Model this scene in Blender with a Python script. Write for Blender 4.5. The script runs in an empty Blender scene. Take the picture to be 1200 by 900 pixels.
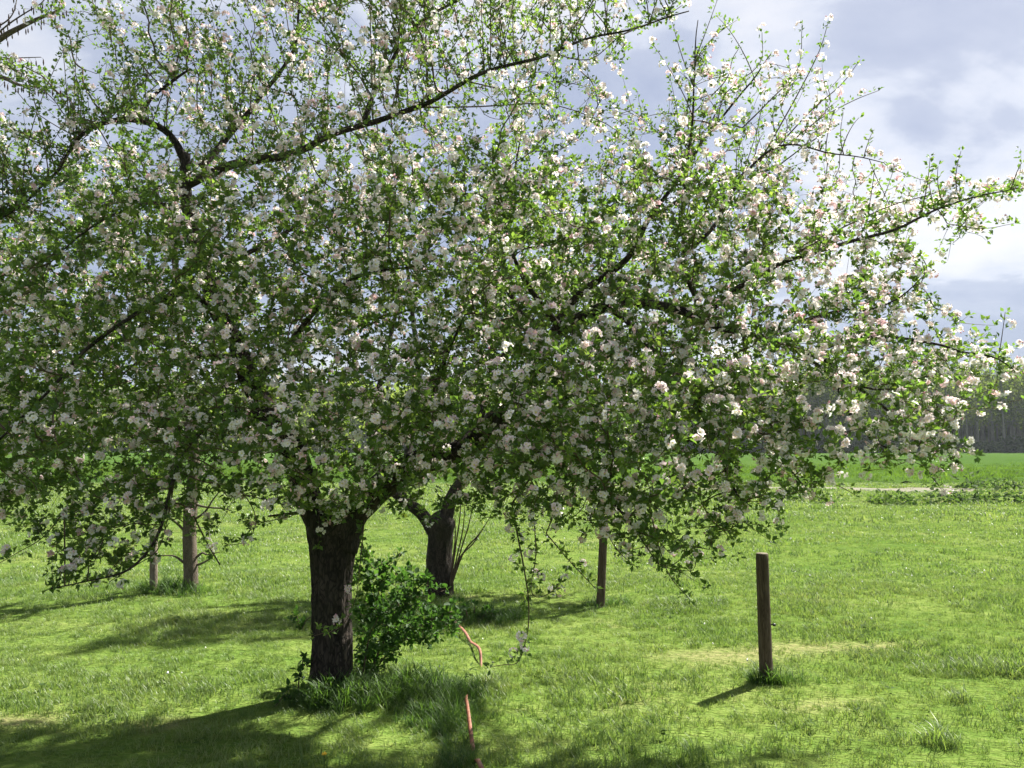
import bpy, math, random
import numpy as np
from mathutils import Vector, noise as mnoise

rng = np.random.default_rng(11)
random.seed(5)
scene = bpy.context.scene
COL = scene.collection
PI = math.pi

# ------------------------------------------------------------------ camera, light, exposure
F = 906.0                       # focal length in pixels of a 1200 px wide frame
HOR = 521.0                     # row of the horizon in the same frame
CAMZ = 1.6
PITCH = math.atan((HOR - 450.0) / F)
cam_data = bpy.data.cameras.new('camera')
cam_data.sensor_fit = 'HORIZONTAL'
cam_data.sensor_width = 36.0
cam_data.lens = 36.0 * F / 1200.0
cam_data.clip_start = 0.05
cam_data.clip_end = 4000
cam = bpy.data.objects.new('camera', cam_data)
COL.objects.link(cam)
cam.location = (0, 0, CAMZ)
cam.rotation_euler = (PI / 2 + PITCH, 0, 0)
scene.camera = cam

SUN_EL, SUN_AZ = math.radians(50), math.radians(49)     # azimuth clockwise from +Y (to the right of the view)
sun_dir = Vector((math.sin(SUN_AZ) * math.cos(SUN_EL), math.cos(SUN_AZ) * math.cos(SUN_EL), math.sin(SUN_EL)))
sd = bpy.data.lights.new('sun', 'SUN')
sd.energy = 4.8
sd.angle = math.radians(1.2)
sd.color = (1.0, 0.95, 0.86)
sun = bpy.data.objects.new('sun', sd)
COL.objects.link(sun)
sun.rotation_euler = (-sun_dir).to_track_quat('-Z', 'Y').to_euler()
sun.location = (20, 20, 30)

scene.view_settings.view_transform = 'Standard'
scene.view_settings.look = 'None'
scene.view_settings.exposure = 1.76
scene.view_settings.gamma = 1.0

class NT:
    """small helper round a node tree"""
    def __init__(s, tree):
        s.t = tree; s.n = tree.nodes; s.l = tree.links
    def add(s, kind, **kw):
        n = s.n.new(kind)
        for k, v in kw.items():
            if k.startswith('i_'):
                n.inputs[k[2:].replace('_', ' ')].default_value = v
            else:
                setattr(n, k, v)
        return n
    def link(s, a, b): s.l.new(a, b)
    def math(s, op, a, b=None, clamp=False):
        n = s.n.new('ShaderNodeMath'); n.operation = op; n.use_clamp = clamp
        for i, v in enumerate((a, b)):
            if v is None: continue
            if isinstance(v, (int, float)): n.inputs[i].default_value = v
            else: s.l.new(v, n.inputs[i])
        return n.outputs[0]
    def ramp(s, fac, stops, interp='LINEAR'):
        n = s.n.new('ShaderNodeValToRGB'); cr = n.color_ramp; cr.interpolation = interp
        while len(cr.elements) < len(stops): cr.elements.new(0.5)
        for e, (p, c) in zip(cr.elements, stops):
            e.position = p; e.color = (c[0], c[1], c[2], 1)
        s.l.new(fac, n.inputs[0])
        return n.outputs[0]
    def noise(s, vec, scale, detail=4, rough=0.55, dist=0.0):
        n = s.n.new('ShaderNodeTexNoise')
        n.inputs['Scale'].default_value = scale; n.inputs['Detail'].default_value = detail
        n.inputs['Roughness'].default_value = rough; n.inputs['Distortion'].default_value = dist
        if vec is not None: s.l.new(vec, n.inputs['Vector'])
        return n.outputs[0]
    def mixc(s, fac, a, b, blend='MIX'):
        n = s.n.new('ShaderNodeMix'); n.data_type = 'RGBA'; n.blend_type = blend
        for sock, v in ((n.inputs[0], fac), (n.inputs[6], a), (n.inputs[7], b)):
            if isinstance(v, (int, float)): sock.default_value = v
            elif isinstance(v, tuple): sock.default_value = (v[0], v[1], v[2], 1)
            else: s.l.new(v, sock)
        return n.outputs[2]

# ---- sky: Nishita with cloud decks laid over it by direction
world = bpy.data.worlds.new('World'); scene.world = world; world.use_nodes = True
w = NT(world.node_tree); w.n.clear()
wo = w.add('ShaderNodeOutputWorld'); bg = w.add('ShaderNodeBackground'); bg.inputs['Strength'].default_value = 0.1
sky = w.add('ShaderNodeTexSky'); sky.sky_type = 'NISHITA'; sky.sun_disc = False
sky.sun_elevation = SUN_EL; sky.sun_rotation = SUN_AZ
sky.air_density = 1.0; sky.dust_density = 1.5; sky.ozone_density = 1.2
tc = w.add('ShaderNodeTexCoord')
sep = w.add('ShaderNodeSeparateXYZ'); w.link(tc.outputs['Generated'], sep.inputs[0])
zc = w.math('MAXIMUM', sep.outputs[2], 0.0)
den = w.math('ADD', zc, 0.22)
cx = w.math('DIVIDE', sep.outputs[0], den); cy = w.math('DIVIDE', sep.outputs[1], den)
comb = w.add('ShaderNodeCombineXYZ'); w.link(cx, comb.inputs[0]); w.link(cy, comb.inputs[1]); comb.inputs[2].default_value = 3.7
n1 = w.noise(comb.outputs[0], 1.25, 9, 0.58, 0.6)
n2 = w.noise(comb.outputs[0], 3.1, 8, 0.55, 0.4)
nn = w.math('ADD', w.math('MULTIPLY', n1, 0.68), w.math('MULTIPLY', n2, 0.38))
# individual cloud banks, placed by compass direction
def bank(px, py, r0, amp):
    v = Vector(((px - 600) / F, math.cos(PITCH) - (450 - py) / F * math.sin(PITCH), math.sin(PITCH) + (450 - py) / F * math.cos(PITCH))).normalized()
    d = w.add('ShaderNodeVectorMath', operation='DOT_PRODUCT')
    w.link(tc.outputs['Generated'], d.inputs[0]); d.inputs[1].default_value = v
    m = w.add('ShaderNodeMapRange'); m.interpolation_type = 'SMOOTHSTEP'
    w.link(d.outputs['Value'], m.inputs[0])
    m.inputs[1].default_value = math.cos(r0); m.inputs[2].default_value = 1.0
    m.inputs[3].default_value = 0.0; m.inputs[4].default_value = amp
    return m.outputs[0]
nn = w.math('SUBTRACT', nn, 0.03)
for b in ((1110, 185, 0.19, 0.13), (1000, 250, 0.12, 0.08), (1200, 140, 0.10, 0.06), (1220, 240, .10, .03), (560, 60, 0.2, 0.03), (1010, 70, 0.09, 0.05),
          (1160, 40, 0.20, -0.13), (1210, 375, 0.12, -0.10), (1080, 420, 0.16, -0.05), (1120, 330, .07, .05), (60, 250, 0.3, -0.06), (300, 50, .3, -.05)):
    nn = w.math('ADD', nn, bank(*b))
cloud = w.ramp(nn, [(0.34, (1.10, 1.26, 1.72)), (0.44, (1.30, 1.45, 1.89)), (0.505, (1.54, 1.68, 2.07)), (0.545, (2.06, 2.17, 2.46)), (0.61, (2.45, 2.48, 2.64)), (0.70, (2.70, 2.70, 2.80))])
mix = w.mixc(0.93, sky.outputs[0], cloud)
w.link(mix, bg.inputs['Color']); w.link(bg.outputs[0], wo.inputs[0])

# ------------------------------------------------------------------ helpers
def P(px, py, d):
    """point at world distance y = d seen at that pixel of the 1200x900 photograph"""
    u = (px - 600.0) / F; v = (450.0 - py) / F
    c, s = math.cos(PITCH), math.sin(PITCH)
    t = d / (c - v * s)
    return np.array((u * t, d, CAMZ + (s + v * c) * t))
def proj(p):
    p = np.asarray(p, float); c, s = math.cos(PITCH), math.sin(PITCH)
    y, z = p[..., 1], p[..., 2] - CAMZ
    f = y * c + z * s; up = -y * s + z * c
    return np.stack([600 + F * p[..., 0] / f, 450 - F * up / f, f], -1)
def smooth(a, b, x):
    t = np.clip((np.asarray(x, float) - a) / (b - a), 0, 1); return t * t * (3 - 2 * t)
def gz(x, y):
    x = np.asarray(x, float); y = np.asarray(y, float)
    z = (0.030 * np.sin(x * 0.9 + y * 0.5 + 1) + 0.024 * np.sin(x * -0.55 + y * 1.3) + 0.014 * np.sin(x * 2.1 + y * 1.7 + 2) + 0.012 * np.sin(-x * 3.3 + y * 2.3))
    z = z * (0.4 + 0.6 * smooth(3, 12, y)) - 0.16 * smooth(8.9, 11.5, y + 0.25 * np.sin(x * .8))
    far = smooth(60, 200, np.hypot(x, y))
    return z * (1 - far) - 0.16 * far
def tag(o, label=None, cat=None, group=None, kind=None):
    for k, v in (('label', label), ('category', cat), ('group', group), ('kind', kind)):
        if v: o[k] = v
    return o
def empty(name, loc, rz=0.0):
    o = bpy.data.objects.new(name, None); COL.objects.link(o); o.location = loc; o.rotation_euler = (0, 0, rz); o.empty_display_size = .2
    return o
def mesh(name, V, faces=None, tris=None, quads=None, mat=None, smooth_=False, attrs=None):
    """mesh from numpy: tris / quads are index arrays, faces a ragged list; attrs = {name: per-vertex float}"""
    me = bpy.data.meshes.new(name)
    V = np.asarray(V, np.float32)
    if faces is not None:
        me.from_pydata(V.tolist(), [], faces)
    else:
        T = np.asarray(tris if tris is not None else np.zeros((0, 3)), np.int32).reshape(-1, 3)
        Q = np.asarray(quads if quads is not None else np.zeros((0, 4)), np.int32).reshape(-1, 4)
        me.vertices.add(len(V)); me.vertices.foreach_set('co', V.ravel())
        me.loops.add(T.size + Q.size); me.loops.foreach_set('vertex_index', np.concatenate([T.ravel(), Q.ravel()]).astype(np.int32))
        me.polygons.add(len(T) + len(Q))
        ls = np.concatenate([np.arange(len(T)) * 3, T.size + np.arange(len(Q)) * 4]).astype(np.int32)
        me.polygons.foreach_set('loop_start', ls)
        me.update(calc_edges=True)
    if attrs:
        for k, a in attrs.items():
            at = me.attributes.new(k, 'FLOAT', 'POINT'); at.data.foreach_set('value', np.asarray(a, np.float32))
    for m in (mat if isinstance(mat, (list, tuple)) else [mat]):
        if m: me.materials.append(m)
    if smooth_: me.polygons.foreach_set('use_smooth', np.ones(len(me.polygons), bool))
    me.update(); me.validate()
    return me
def obj(name, me, parent=None, **kw):
    o = bpy.data.objects.new(name, me); COL.objects.link(o)
    if parent is not None:
        o.parent = parent
        L = parent
        off = Vector((0, 0, 0))
        while L is not None: off += L.location; L = L.parent
        if kw.pop('world', True): o.location = -off           # vertices are given in world space
    else: kw.pop('world', None)
    tag(o, **kw)
    return o
def smooth_line(pts, n=3):
    """catmull-rom through the rows of pts (x, y, z, r)"""
    p = np.asarray(pts, float)
    if len(p) < 3 or n < 2: return p
    q = np.vstack([2 * p[0] - p[1], p, 2 * p[-1] - p[-2]])
    out = []
    for i in range(1, len(q) - 2):
        for k in range(n):
            t = k / n; a, b, c, d = q[i - 1], q[i], q[i + 1], q[i + 2]
            out.append(.5 * (2 * b + (c - a) * t + (2 * a - 5 * b + 4 * c - d) * t * t + (3 * b - a - 3 * c + d) * t ** 3))
    out.append(p[-1]); out = np.array(out); out[:, 3] = np.maximum(out[:, 3], .0008)
    return out
def resample(p, step):
    p = np.asarray(p, float); d = np.r_[0, np.cumsum(np.linalg.norm(np.diff(p[:, :3], axis=0), axis=1))]
    n = max(2, int(round(d[-1] / step)) + 1); s = np.linspace(0, d[-1], n)
    return np.stack([np.interp(s, d, p[:, k]) for k in range(p.shape[1])], 1)
class Tubes:
    def __init__(s): s.V = []; s.Q = []; s.T = []; s.n = 0
    def add(s, pts, sides=5, cap=True, bump=None):
        p = np.asarray(pts, float); m = len(p)
        if m < 2: return
        t = np.gradient(p[:, :3], axis=0); t /= np.linalg.norm(t, axis=1)[:, None] + 1e-9
        ref = np.array((0.0, 0, 1)) if abs(t[0, 2]) < .8 else np.array((1.0, 0, 0))
        a = np.cross(t, ref); bad = np.linalg.norm(a, axis=1) < 0.2
        a[bad] = np.cross(t[bad], np.array((.3, .9, .2)))
        a /= np.linalg.norm(a, axis=1)[:, None]; b = np.cross(t, a)
        an = np.arange(sides) * 2 * PI / sides
        R = p[:, 3][:, None, None]
        if bump is not None: R = R * bump(p, an)[:, :, None]
        v = p[:, None, :3] + R * (np.cos(an)[None, :, None] * a[:, None] + np.sin(an)[None, :, None] * b[:, None])
        base = s.n + np.arange(m - 1)[:, None] * sides + np.arange(sides)[None]
        nxt = s.n + np.arange(m - 1)[:, None] * sides + (np.arange(sides)[None] + 1) % sides
        s.V.append(v.reshape(-1, 3)); s.Q.append(np.stack([base, nxt, nxt + sides, base + sides], -1).reshape(-1, 4))
        s.n += m * sides
        if cap:
            for row, fl in ((0, 1), (m - 1, 0)):
                s.V.append(p[row:row + 1, :3]); c = s.n; s.n += 1
                i0 = c - m * sides - (0 if row == 0 else 1) + row * sides
                i = i0 + np.arange(sides); j = i0 + (np.arange(sides) + 1) % sides
                s.T.append(np.stack([j, i, np.full(sides, c)] if fl else [i, j, np.full(sides, c)], -1))
    def mesh(s, name, mat, smooth_=True):
        return mesh(name, np.concatenate(s.V), tris=np.concatenate(s.T) if s.T else None, quads=np.concatenate(s.Q), mat=mat, smooth_=smooth_)
def unit(v): return v / (np.linalg.norm(v, axis=-1, keepdims=True) + 1e-9)

# ------------------------------------------------------------------ materials
def newmat(name):
    m = bpy.data.materials.new(name); m.use_nodes = True
    t = NT(m.node_tree); t.n.clear(); out = t.add('ShaderNodeOutputMaterial')
    return m, t, out
def leafmat(name, base_stops, trans_mul=(1.9, 1.9, .9), trans=0.42, rough=0.45, spec=0.35, attr='tint', noise_scale=None):
    """thin leaf: reflects and lets light through; colour differs from leaf to leaf (attribute) or from place to place (noise)"""
    m, t, out = newmat(name)
    if noise_scale is None:
        a = t.add('ShaderNodeAttribute'); a.attribute_name = attr; fac = a.outputs['Fac']
    else:
        g = t.add('ShaderNodeNewGeometry')
        n1 = t.noise(g.outputs['Position'], noise_scale, 3); n2 = t.noise(g.outputs['Position'], noise_scale * 9, 2)
        oi = t.add('ShaderNodeAttribute'); oi.attribute_name = 'tint'
        fac = t.math('ADD', t.math('MULTIPLY', n1, .8), t.math('ADD', t.math('MULTIPLY', n2, .5), t.math('MULTIPLY', t.math('SUBTRACT', oi.outputs['Fac'], .5), .45)))
        fac = t.math('SUBTRACT', fac, .15)
    col = t.ramp(fac, base_stops)
    pr = t.add('ShaderNodeBsdfPrincipled'); pr.inputs['Roughness'].default_value = rough; pr.inputs['Specular IOR Level'].default_value = spec
    t.link(col, pr.inputs['Base Color'])
    tr = t.add('ShaderNodeBsdfTranslucent')
    t.link(t.mixc(1.0, col, trans_mul, 'MULTIPLY'), tr.inputs['Color'])
    mx = t.add('ShaderNodeMixShader'); mx.inputs[0].default_value = trans
    t.link(pr.outputs[0], mx.inputs[1]); t.link(tr.outputs[0], mx.inputs[2]); t.link(mx.outputs[0], out.inputs[0])
    return m
def barkmat(name, c0, c1, c2, scale=14, bump=.6, stretch=.35, cobble=.28):
    m, t, out = newmat(name)
    g = t.add('ShaderNodeNewGeometry'); mp = t.add('ShaderNodeMapping'); mp.inputs['Scale'].default_value = (1, 1, stretch)
    t.link(g.outputs['Position'], mp.inputs[0])
    v = t.add('ShaderNodeTexVoronoi'); v.feature = 'DISTANCE_TO_EDGE'; v.inputs['Scale'].default_value = scale * 3.0
    nz = t.noise(mp.outputs[0], scale, 6, .65)
    wv = t.add('ShaderNodeVectorMath', operation='ADD')
    t.link(mp.outputs[0], wv.inputs[0])
    sc = t.add('ShaderNodeVectorMath', operation='SCALE'); sc.inputs['Scale'].default_value = .14
    nzc = t.add('ShaderNodeTexNoise'); nzc.inputs['Scale'].default_value = scale; t.link(mp.outputs[0], nzc.inputs['Vector'])
    t.link(nzc.outputs['Color'], sc.inputs[0]); t.link(sc.outputs[0], wv.inputs[1]); t.link(wv.outputs[0], v.inputs['Vector'])
    crack = t.math('MULTIPLY', v.outputs['Distance'], 5.0, True)
    big = t.noise(g.outputs['Position'], 3.1, 4)
    hgt = t.math('ADD', t.math('MULTIPLY', crack, cobble), t.math('MULTIPLY', nz, 1.25 - cobble))
    col = t.ramp(hgt, [(0.36, c0), (.62, c1), (.98, c2)])
    moss = t.ramp(big, [(.52, (0, 0, 0)), (.72, (.55, .55, .55))])
    col = t.mixc(moss, col, tuple(np.array(c1) * .6 + np.array((.05, .06, .02)) * .6))
    pr = t.add('ShaderNodeBsdfPrincipled'); pr.inputs['Roughness'].default_value = .9; pr.inputs['Specular IOR Level'].default_value = .2
    t.link(col, pr.inputs['Base Color'])
    bp = t.add('ShaderNodeBump'); bp.inputs['Strength'].default_value = bump; bp.inputs['Distance'].default_value = .02
    t.link(hgt, bp.inputs['Height']); t.link(bp.outputs[0], pr.inputs['Normal']); t.link(pr.outputs[0], out.inputs[0])
    return m
BARK = barkmat('apple_bark', (.007, .006, .005), (.023, .0185, .015), (.078, .062, .050))
TWIG = barkmat('twig_bark', (.05, .034, .025), (.09, .064, .045), (.15, .11, .08), scale=30, bump=.2)
YBARK = barkmat('young_bark', (.045, .035, .028), (.095, .075, .058), (.165, .135, .105), scale=22, bump=.4)
LEAF = leafmat('apple_leaf', [(0, (.038, .072, .020)), (.5, (.080, .136, .034)), (1, (.145, .19, .048))], (2.1, 2.25, 1.1), .46)
LEAF2 = leafmat('back_apple_leaf', [(0, (.036, .076, .018)), (.5, (.072, .132, .026)), (1, (.125, .185, .035))], (2.2, 2.3, 1.0), .45)
SHRUBLEAF = leafmat('shrub_leaf', [(0, (.025, .060, .018)), (.5, (.045, .095, .024)), (1, (.08, .14, .03))], (2.0, 2.2, 1.0), .4, .55, .15)
PETAL = leafmat('petal', [(0, (.78, .46, .52)), (.22, (.82, .68, .70)), (.5, (.84, .79, .78)), (.93, (.86, .84, .81)), (.97, (.74, .62, .22))], (1.0, .98, .98), .44, .6, .2)
WOOD = barkmat('post_wood', (.030, .020, .015), (.075, .052, .036), (.15, .11, .08), scale=26, bump=.5, stretch=.06)
GREYWOOD = barkmat('grey_post_wood', (.07, .055, .042), (.16, .13, .10), (.30, .26, .21), scale=26, bump=.5, stretch=.08)
GRASS_ST = [(.10, (.048, .098, .025)), (.36, (.096, .160, .042)), (.64, (.142, .200, .062)), (.97, (.22, .23, .12))]
GRASS = leafmat('grass_blade', GRASS_ST, (1.8, 1.8, .95), .42, .42, .3, noise_scale=.9)
TALLG = leafmat('tall_grass_blade', [(.2, (.032, .068, .020)), (.6, (.060, .115, .026)), (.95, (.10, .16, .035))], (1.9, 2.0, 1.0), .4, .5, .2, noise_scale=2.0)
CROPG = leafmat('crop_blade', [(.1, (.060, .112, .020)), (.9, (.100, .165, .030))], (1.8, 1.9, .8), .4, .6, .1, noise_scale=.2)

# ------------------------------------------------------------------ ground, track, crop field
def sheet(name, xs_of_y, ys, zf, mat, attrs=None, **kw):
    n = xs_of_y(ys[0]).size; V = []
    for y in ys:
        x = xs_of_y(y); V.append(np.stack([x, np.full(n, y), zf(x, np.full(n, y))], 1))
    V = np.concatenate(V); i = (np.arange(len(ys) - 1)[:, None] * n + np.arange(n - 1)[None]).ravel()
    return obj(name, mesh(name, V, quads=np.stack([i, i + 1, i + n + 1, i + n], 1), mat=mat, smooth_=True), **kw)
m, t, out = newmat('meadow_ground')
g = t.add('ShaderNodeNewGeometry'); pos = g.outputs['Position']
mp = t.add('ShaderNodeMapping'); mp.inputs['Scale'].default_value = (.45, 1, 1); t.link(pos, mp.inputs[0])
na = t.noise(mp.outputs[0], .55, 5, .6); nb = t.noise(mp.outputs[0], 5.0, 5, .65); nc = t.noise(mp.outputs[0], 40, 3, .6)
f = t.math('ADD', t.math('MULTIPLY', na, .5), t.math('ADD', t.math('MULTIPLY', nb, .35), t.math('MULTIPLY', nc, .25)))
col = t.ramp(f, [(.36, (.052, .105, .022)), (.5, (.094, .150, .030)), (.6, (.135, .185, .045)), (.74, (.19, .21, .075))])
bare = t.ramp(t.noise(pos, .8, 4, .6), [(.62, (0, 0, 0)), (.74, (.6, .6, .6))])
ba = t.add('ShaderNodeAttribute'); ba.attribute_name = 'bare'
bare = t.math('MAXIMUM', bare, t.math('MULTIPLY', ba.outputs['Fac'], t.math('SUBTRACT', t.math('MULTIPLY', nc, 1.6), .35)))
col = t.mixc(bare, col, (.30, .255, .14))
pr = t.add('ShaderNodeBsdfPrincipled'); pr.inputs['Roughness'].default_value = .9; pr.inputs['Specular IOR Level'].default_value = .0
t.link(col, pr.inputs['Base Color'])
bp = t.add('ShaderNodeBump'); bp.inputs['Strength'].default_value = .9; bp.inputs['Distance'].default_value = .09
t.link(t.math('ADD', nb, t.math('MULTIPLY', nc, .35)), bp.inputs['Height']); t.link(bp.outputs[0], pr.inputs['Normal']); t.link(pr.outputs[0], out.inputs[0])
GROUND = m
ys = np.r_[np.linspace(-30, 2, 12), 2 + np.cumsum(.12 * 1.028 ** np.arange(190))]
ys = ys[ys < 1500]
ys = np.r_[ys, 1500]
u = np.linspace(-1, 1, 150); u = np.sign(u) * np.abs(u) ** 1.15
bare_spots = ((1.6, 6.0, .6, .28), (2.2, 6.2, .5, .2), (-2.9, 4.55, .4, .14), (1.95, 5.0, .25, .1), (0.75, 4.9, .2, .1), (2.8, 6.3, .5, .14), (15, 24.5, 8, .9), (22, 27.2, 9, .5))
GR = sheet('ground', lambda y: u * (14 + 1.7 * max(y, 0)), ys, gz, GROUND, kind='structure', label='sunlit rough pasture turf under and around the apple tree')
co = np.array([v.co[:2] for v in GR.data.vertices]); at = GR.data.attributes.new('bare', 'FLOAT', 'POINT')
at.data.foreach_set('value', np.max([1 - smooth(.3, 1.2, np.hypot((co[:, 0] - a) / c_, (co[:, 1] - b) / d_)) for a, b, c_, d_ in bare_spots], 0).astype(np.float32))

m, t, out = newmat('track_sand')
g = t.add('ShaderNodeNewGeometry'); n1 = t.noise(g.outputs['Position'], .9, 6, .65); n2 = t.noise(g.outputs['Position'], 6, 4, .6)
col = t.ramp(t.math('ADD', t.math('MULTIPLY', n1, .6), t.math('MULTIPLY', n2, .4)), [(.40, (.07, .10, .03)), (.50, (.12, .105, .07)), (.66, (.17, .15, .11))])
pr = t.add('ShaderNodeBsdfPrincipled'); pr.inputs['Roughness'].default_value = .95; t.link(col, pr.inputs['Base Color']); t.link(pr.outputs[0], out.inputs[0])
TRACK = m
c = smooth_line([(70, 27.5, 0, 1.2), (45, 28.6, 0, 1.2), (26, 29.8, 0, .95), (15, 30.6, 0, 1.0), (9, 31.2, 0, .8), (5, 31.5, 0, .5), (2, 31.6, 0, .05)], 8)
V = []
for k in (-1, -.5, 0, .5, 1):
    y = c[:, 1] + k * c[:, 3] * (1 + .15 * np.sin(c[:, 0] * 2.1 + k)); V.append(np.stack([c[:, 0], y, gz(c[:, 0], y) + .006 + .03 * (1 - k * k)], 1))
V = np.stack(V, 1); n = len(c)
i = (np.arange(n - 1)[:, None] * 5 + np.arange(4)[None]).ravel()
obj('farm_track', mesh('farm_track', V.reshape(-1, 3), quads=np.stack([i, i + 1, i + 6, i + 5], 1), mat=TRACK, smooth_=True), kind='structure', label='pale sandy farm track along the edge of the green crop field')

m, t, out = newmat('crop_field')
g = t.add('ShaderNodeNewGeometry'); mp = t.add('ShaderNodeMapping'); mp.inputs['Scale'].default_value = (.12, 1, 1); t.link(g.outputs['Position'], mp.inputs[0])
n1 = t.noise(mp.outputs[0], .22, 4, .55); n2 = t.noise(g.outputs['Position'], 3.0, 5, .7)
col = t.ramp(t.math('ADD', t.math('MULTIPLY', n1, .65), t.math('MULTIPLY', n2, .35)), [(.34, (.034, .072, .015)), (.5, (.048, .092, .018)), (.66, (.063, .108, .022))])
pr = t.add('ShaderNodeBsdfPrincipled'); pr.inputs['Roughness'].default_value = .9; pr.inputs['Specular IOR Level'].default_value = .0; t.link(col, pr.inputs['Base Color'])
bp = t.add('ShaderNodeBump'); bp.inputs['Strength'].default_value = .6; bp.inputs['Distance'].default_value = .2; t.link(n2, bp.inputs['Height']); t.link(bp.outputs[0], pr.inputs['Normal'])
t.link(pr.outputs[0], out.inputs[0]); CROP = m
ys = np.r_[35.0, 35.15, 35.5, np.linspace(36, 60, 70), np.linspace(61.5, 146, 50), 146.3]
def cz(x, y):
    edge = smooth(34.9, 35.6, y - .35 * np.sin(x * 1.3) - .2 * np.sin(x * 3.1)) * (1 - smooth(146, 146.3, y))
    return gz(x, y) - .12 + edge * (.32 + .05 * np.sin(x * .9 + y * 1.1) * np.sin(y * .7 - x * .3))
sheet('crop_field', lambda y: np.linspace(-1, 1, 240) * (55 + y), ys, cz, CROP, kind='structure', label='bright green field of young corn between track and wood')

# ------------------------------------------------------------------ grass scatter (geometry nodes)
def tuft_mesh(name, nb, rad, h0, h1, wd, lean, mat, seed, segs=2):
    r = np.random.default_rng(seed); V = []; Q = []; T = []; tint = []; n = 0
    for k in range(nb):
        a, d = r.uniform(0, 2 * PI), rad * math.sqrt(r.uniform())
        b = np.array((math.cos(a) * d, math.sin(a) * d, -.01)); az = r.uniform(0, 2 * PI)
        ld = np.array((math.cos(az), math.sin(az), 0)); sd_ = np.array((-ld[1], ld[0], 0)); h = r.uniform(h0, h1); L = h * lean * r.uniform(.3, 1.3); wv = wd * r.uniform(.7, 1.3)
        rows = [b + ld * L * (q / segs) ** 2 + np.array((0, 0, h * (q / segs) * (1 - .18 * lean * (q / segs) ** 2))) for q in range(segs + 1)]
        for q in range(segs):
            ww = wv * (1 - .35 * q / segs); V += [rows[q] - sd_ * ww / 2, rows[q] + sd_ * ww / 2]
        V.append(rows[-1])
        for q in range(segs - 1): Q.append((n + 2 * q, n + 2 * q + 1, n + 2 * q + 3, n + 2 * q + 2))
        T.append((n + 2 * segs - 2, n + 2 * segs - 1, n + 2 * segs)); tint += [r.uniform()] * (2 * segs + 1); n += 2 * segs + 1
    me = mesh(name, V, tris=T, quads=Q or None, mat=mat, attrs={'tint': tint})
    return bpy.data.objects.new(name, me)          # source only, not linked to the scene
def scatter(name, pts, scl, sources, **kw):
    n = len(pts); me = bpy.data.meshes.new(name); me.vertices.add(n); me.vertices.foreach_set('co', np.asarray(pts, np.float32).ravel())
    rot = np.stack([rng.normal(0, .10, n), rng.normal(0, .10, n), rng.uniform(0, 2 * PI, n)], 1)
    at = me.attributes.new('rot', 'FLOAT_VECTOR', 'POINT'); at.data.foreach_set('vector', rot.astype(np.float32).ravel())
    at = me.attributes.new('scl', 'FLOAT', 'POINT'); at.data.foreach_set('value', np.asarray(scl, np.float32))
    at = me.attributes.new('pick', 'INT', 'POINT'); at.data.foreach_set('value', rng.integers(0, len(sources), n).astype(np.int32))
    o = obj(name, me, **kw)
    ng = bpy.data.node_groups.new(name, 'GeometryNodeTree')
    ng.interface.new_socket('Geometry', in_out='INPUT', socket_type='NodeSocketGeometry'); ng.interface.new_socket('Geometry', in_out='OUTPUT', socket_type='NodeSocketGeometry')
    N, L = ng.nodes, ng.links
    gi, go = N.new('NodeGroupInput'), N.new('NodeGroupOutput'); ip = N.new('GeometryNodeInstanceOnPoints'); g2i = N.new('GeometryNodeGeometryToInstance')
    m2p = N.new('GeometryNodeMeshToPoints')
    for s in reversed(sources):
        oi = N.new('GeometryNodeObjectInfo'); oi.inputs['Object'].default_value = s; L.new(oi.outputs['Geometry'], g2i.inputs[0])
    def na(nm, ty):
        k = N.new('GeometryNodeInputNamedAttribute'); k.data_type = ty; k.inputs['Name'].default_value = nm
        return next(x for x in k.outputs if x.enabled and x.name == 'Attribute')
    L.new(gi.outputs[0], m2p.inputs[0]); L.new(m2p.outputs[0], ip.inputs['Points']); L.new(g2i.outputs[0], ip.inputs['Instance'])
    ip.inputs['Pick Instance'].default_value = True
    L.new(na('pick', 'INT'), ip.inputs['Instance Index']); L.new(na('scl', 'FLOAT'), ip.inputs['Scale'])
    e2r = N.new('FunctionNodeEulerToRotation'); L.new(na('rot', 'FLOAT_VECTOR'), e2r.inputs[0]); L.new(e2r.outputs[0], ip.inputs['Rotation'])
    L.new(ip.outputs[0], go.inputs[0])
    md = o.modifiers.new('scatter', 'NODES'); md.node_group = ng
    return o
def vnoise(x, y, s, seed=0.0):
    return np.array([mnoise.noise((a * s, b * s, seed)) for a, b in zip(x, y)])
def wedge(n, y0, y1, power=1.0, margin=1.6):
    y = np.sqrt(rng.uniform(y0 * y0, y1 * y1, n)) if power == 1 else y0 + (y1 - y0) * rng.uniform(0, 1, n) ** power
    x = rng.uniform(-1, 1, n) * (.68 * y + margin)
    return x, y
def bare(x, y):
    b = np.zeros(len(x))
    for cx_, cy_, rx_, ry_ in bare_spots: b = np.maximum(b, 1 - smooth(.4, 1.1, np.hypot((x - cx_) / rx_, (y - cy_) / ry_)))
    return b
near_src = [tuft_mesh('grass_tuft', 20, .06, .032, .080, .0048, .8, GRASS, s) for s in range(5)]
x, y = wedge(36000, 2.6, 12.0)
den = vnoise(x, y, .9, 4.0); fine = vnoise(x, y, 3.5, 9.0); b = bare(x, y)
keep = (rng.uniform(0, 1, len(x)) > b * .6) & (rng.uniform(0, 1, len(x)) > smooth(7.0, 12.0, y))
sc = (.72 + .55 * den + .35 * fine) * (1 - .45 * b); sc = np.clip(sc, .35, 1.6)
lush = smooth(.3, 1.0, 1 - np.hypot((x - 3.6) / .9, (y - 5.6) / .35)); sc += lush * .9        # long patch by the right edge
x, y, sc = x[keep], y[keep], sc[keep]
scatter('meadow_grass', np.stack([x, y, gz(x, y)], 1), sc, near_src, kind='stuff', label='short bright green meadow grass in the foreground')
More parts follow.
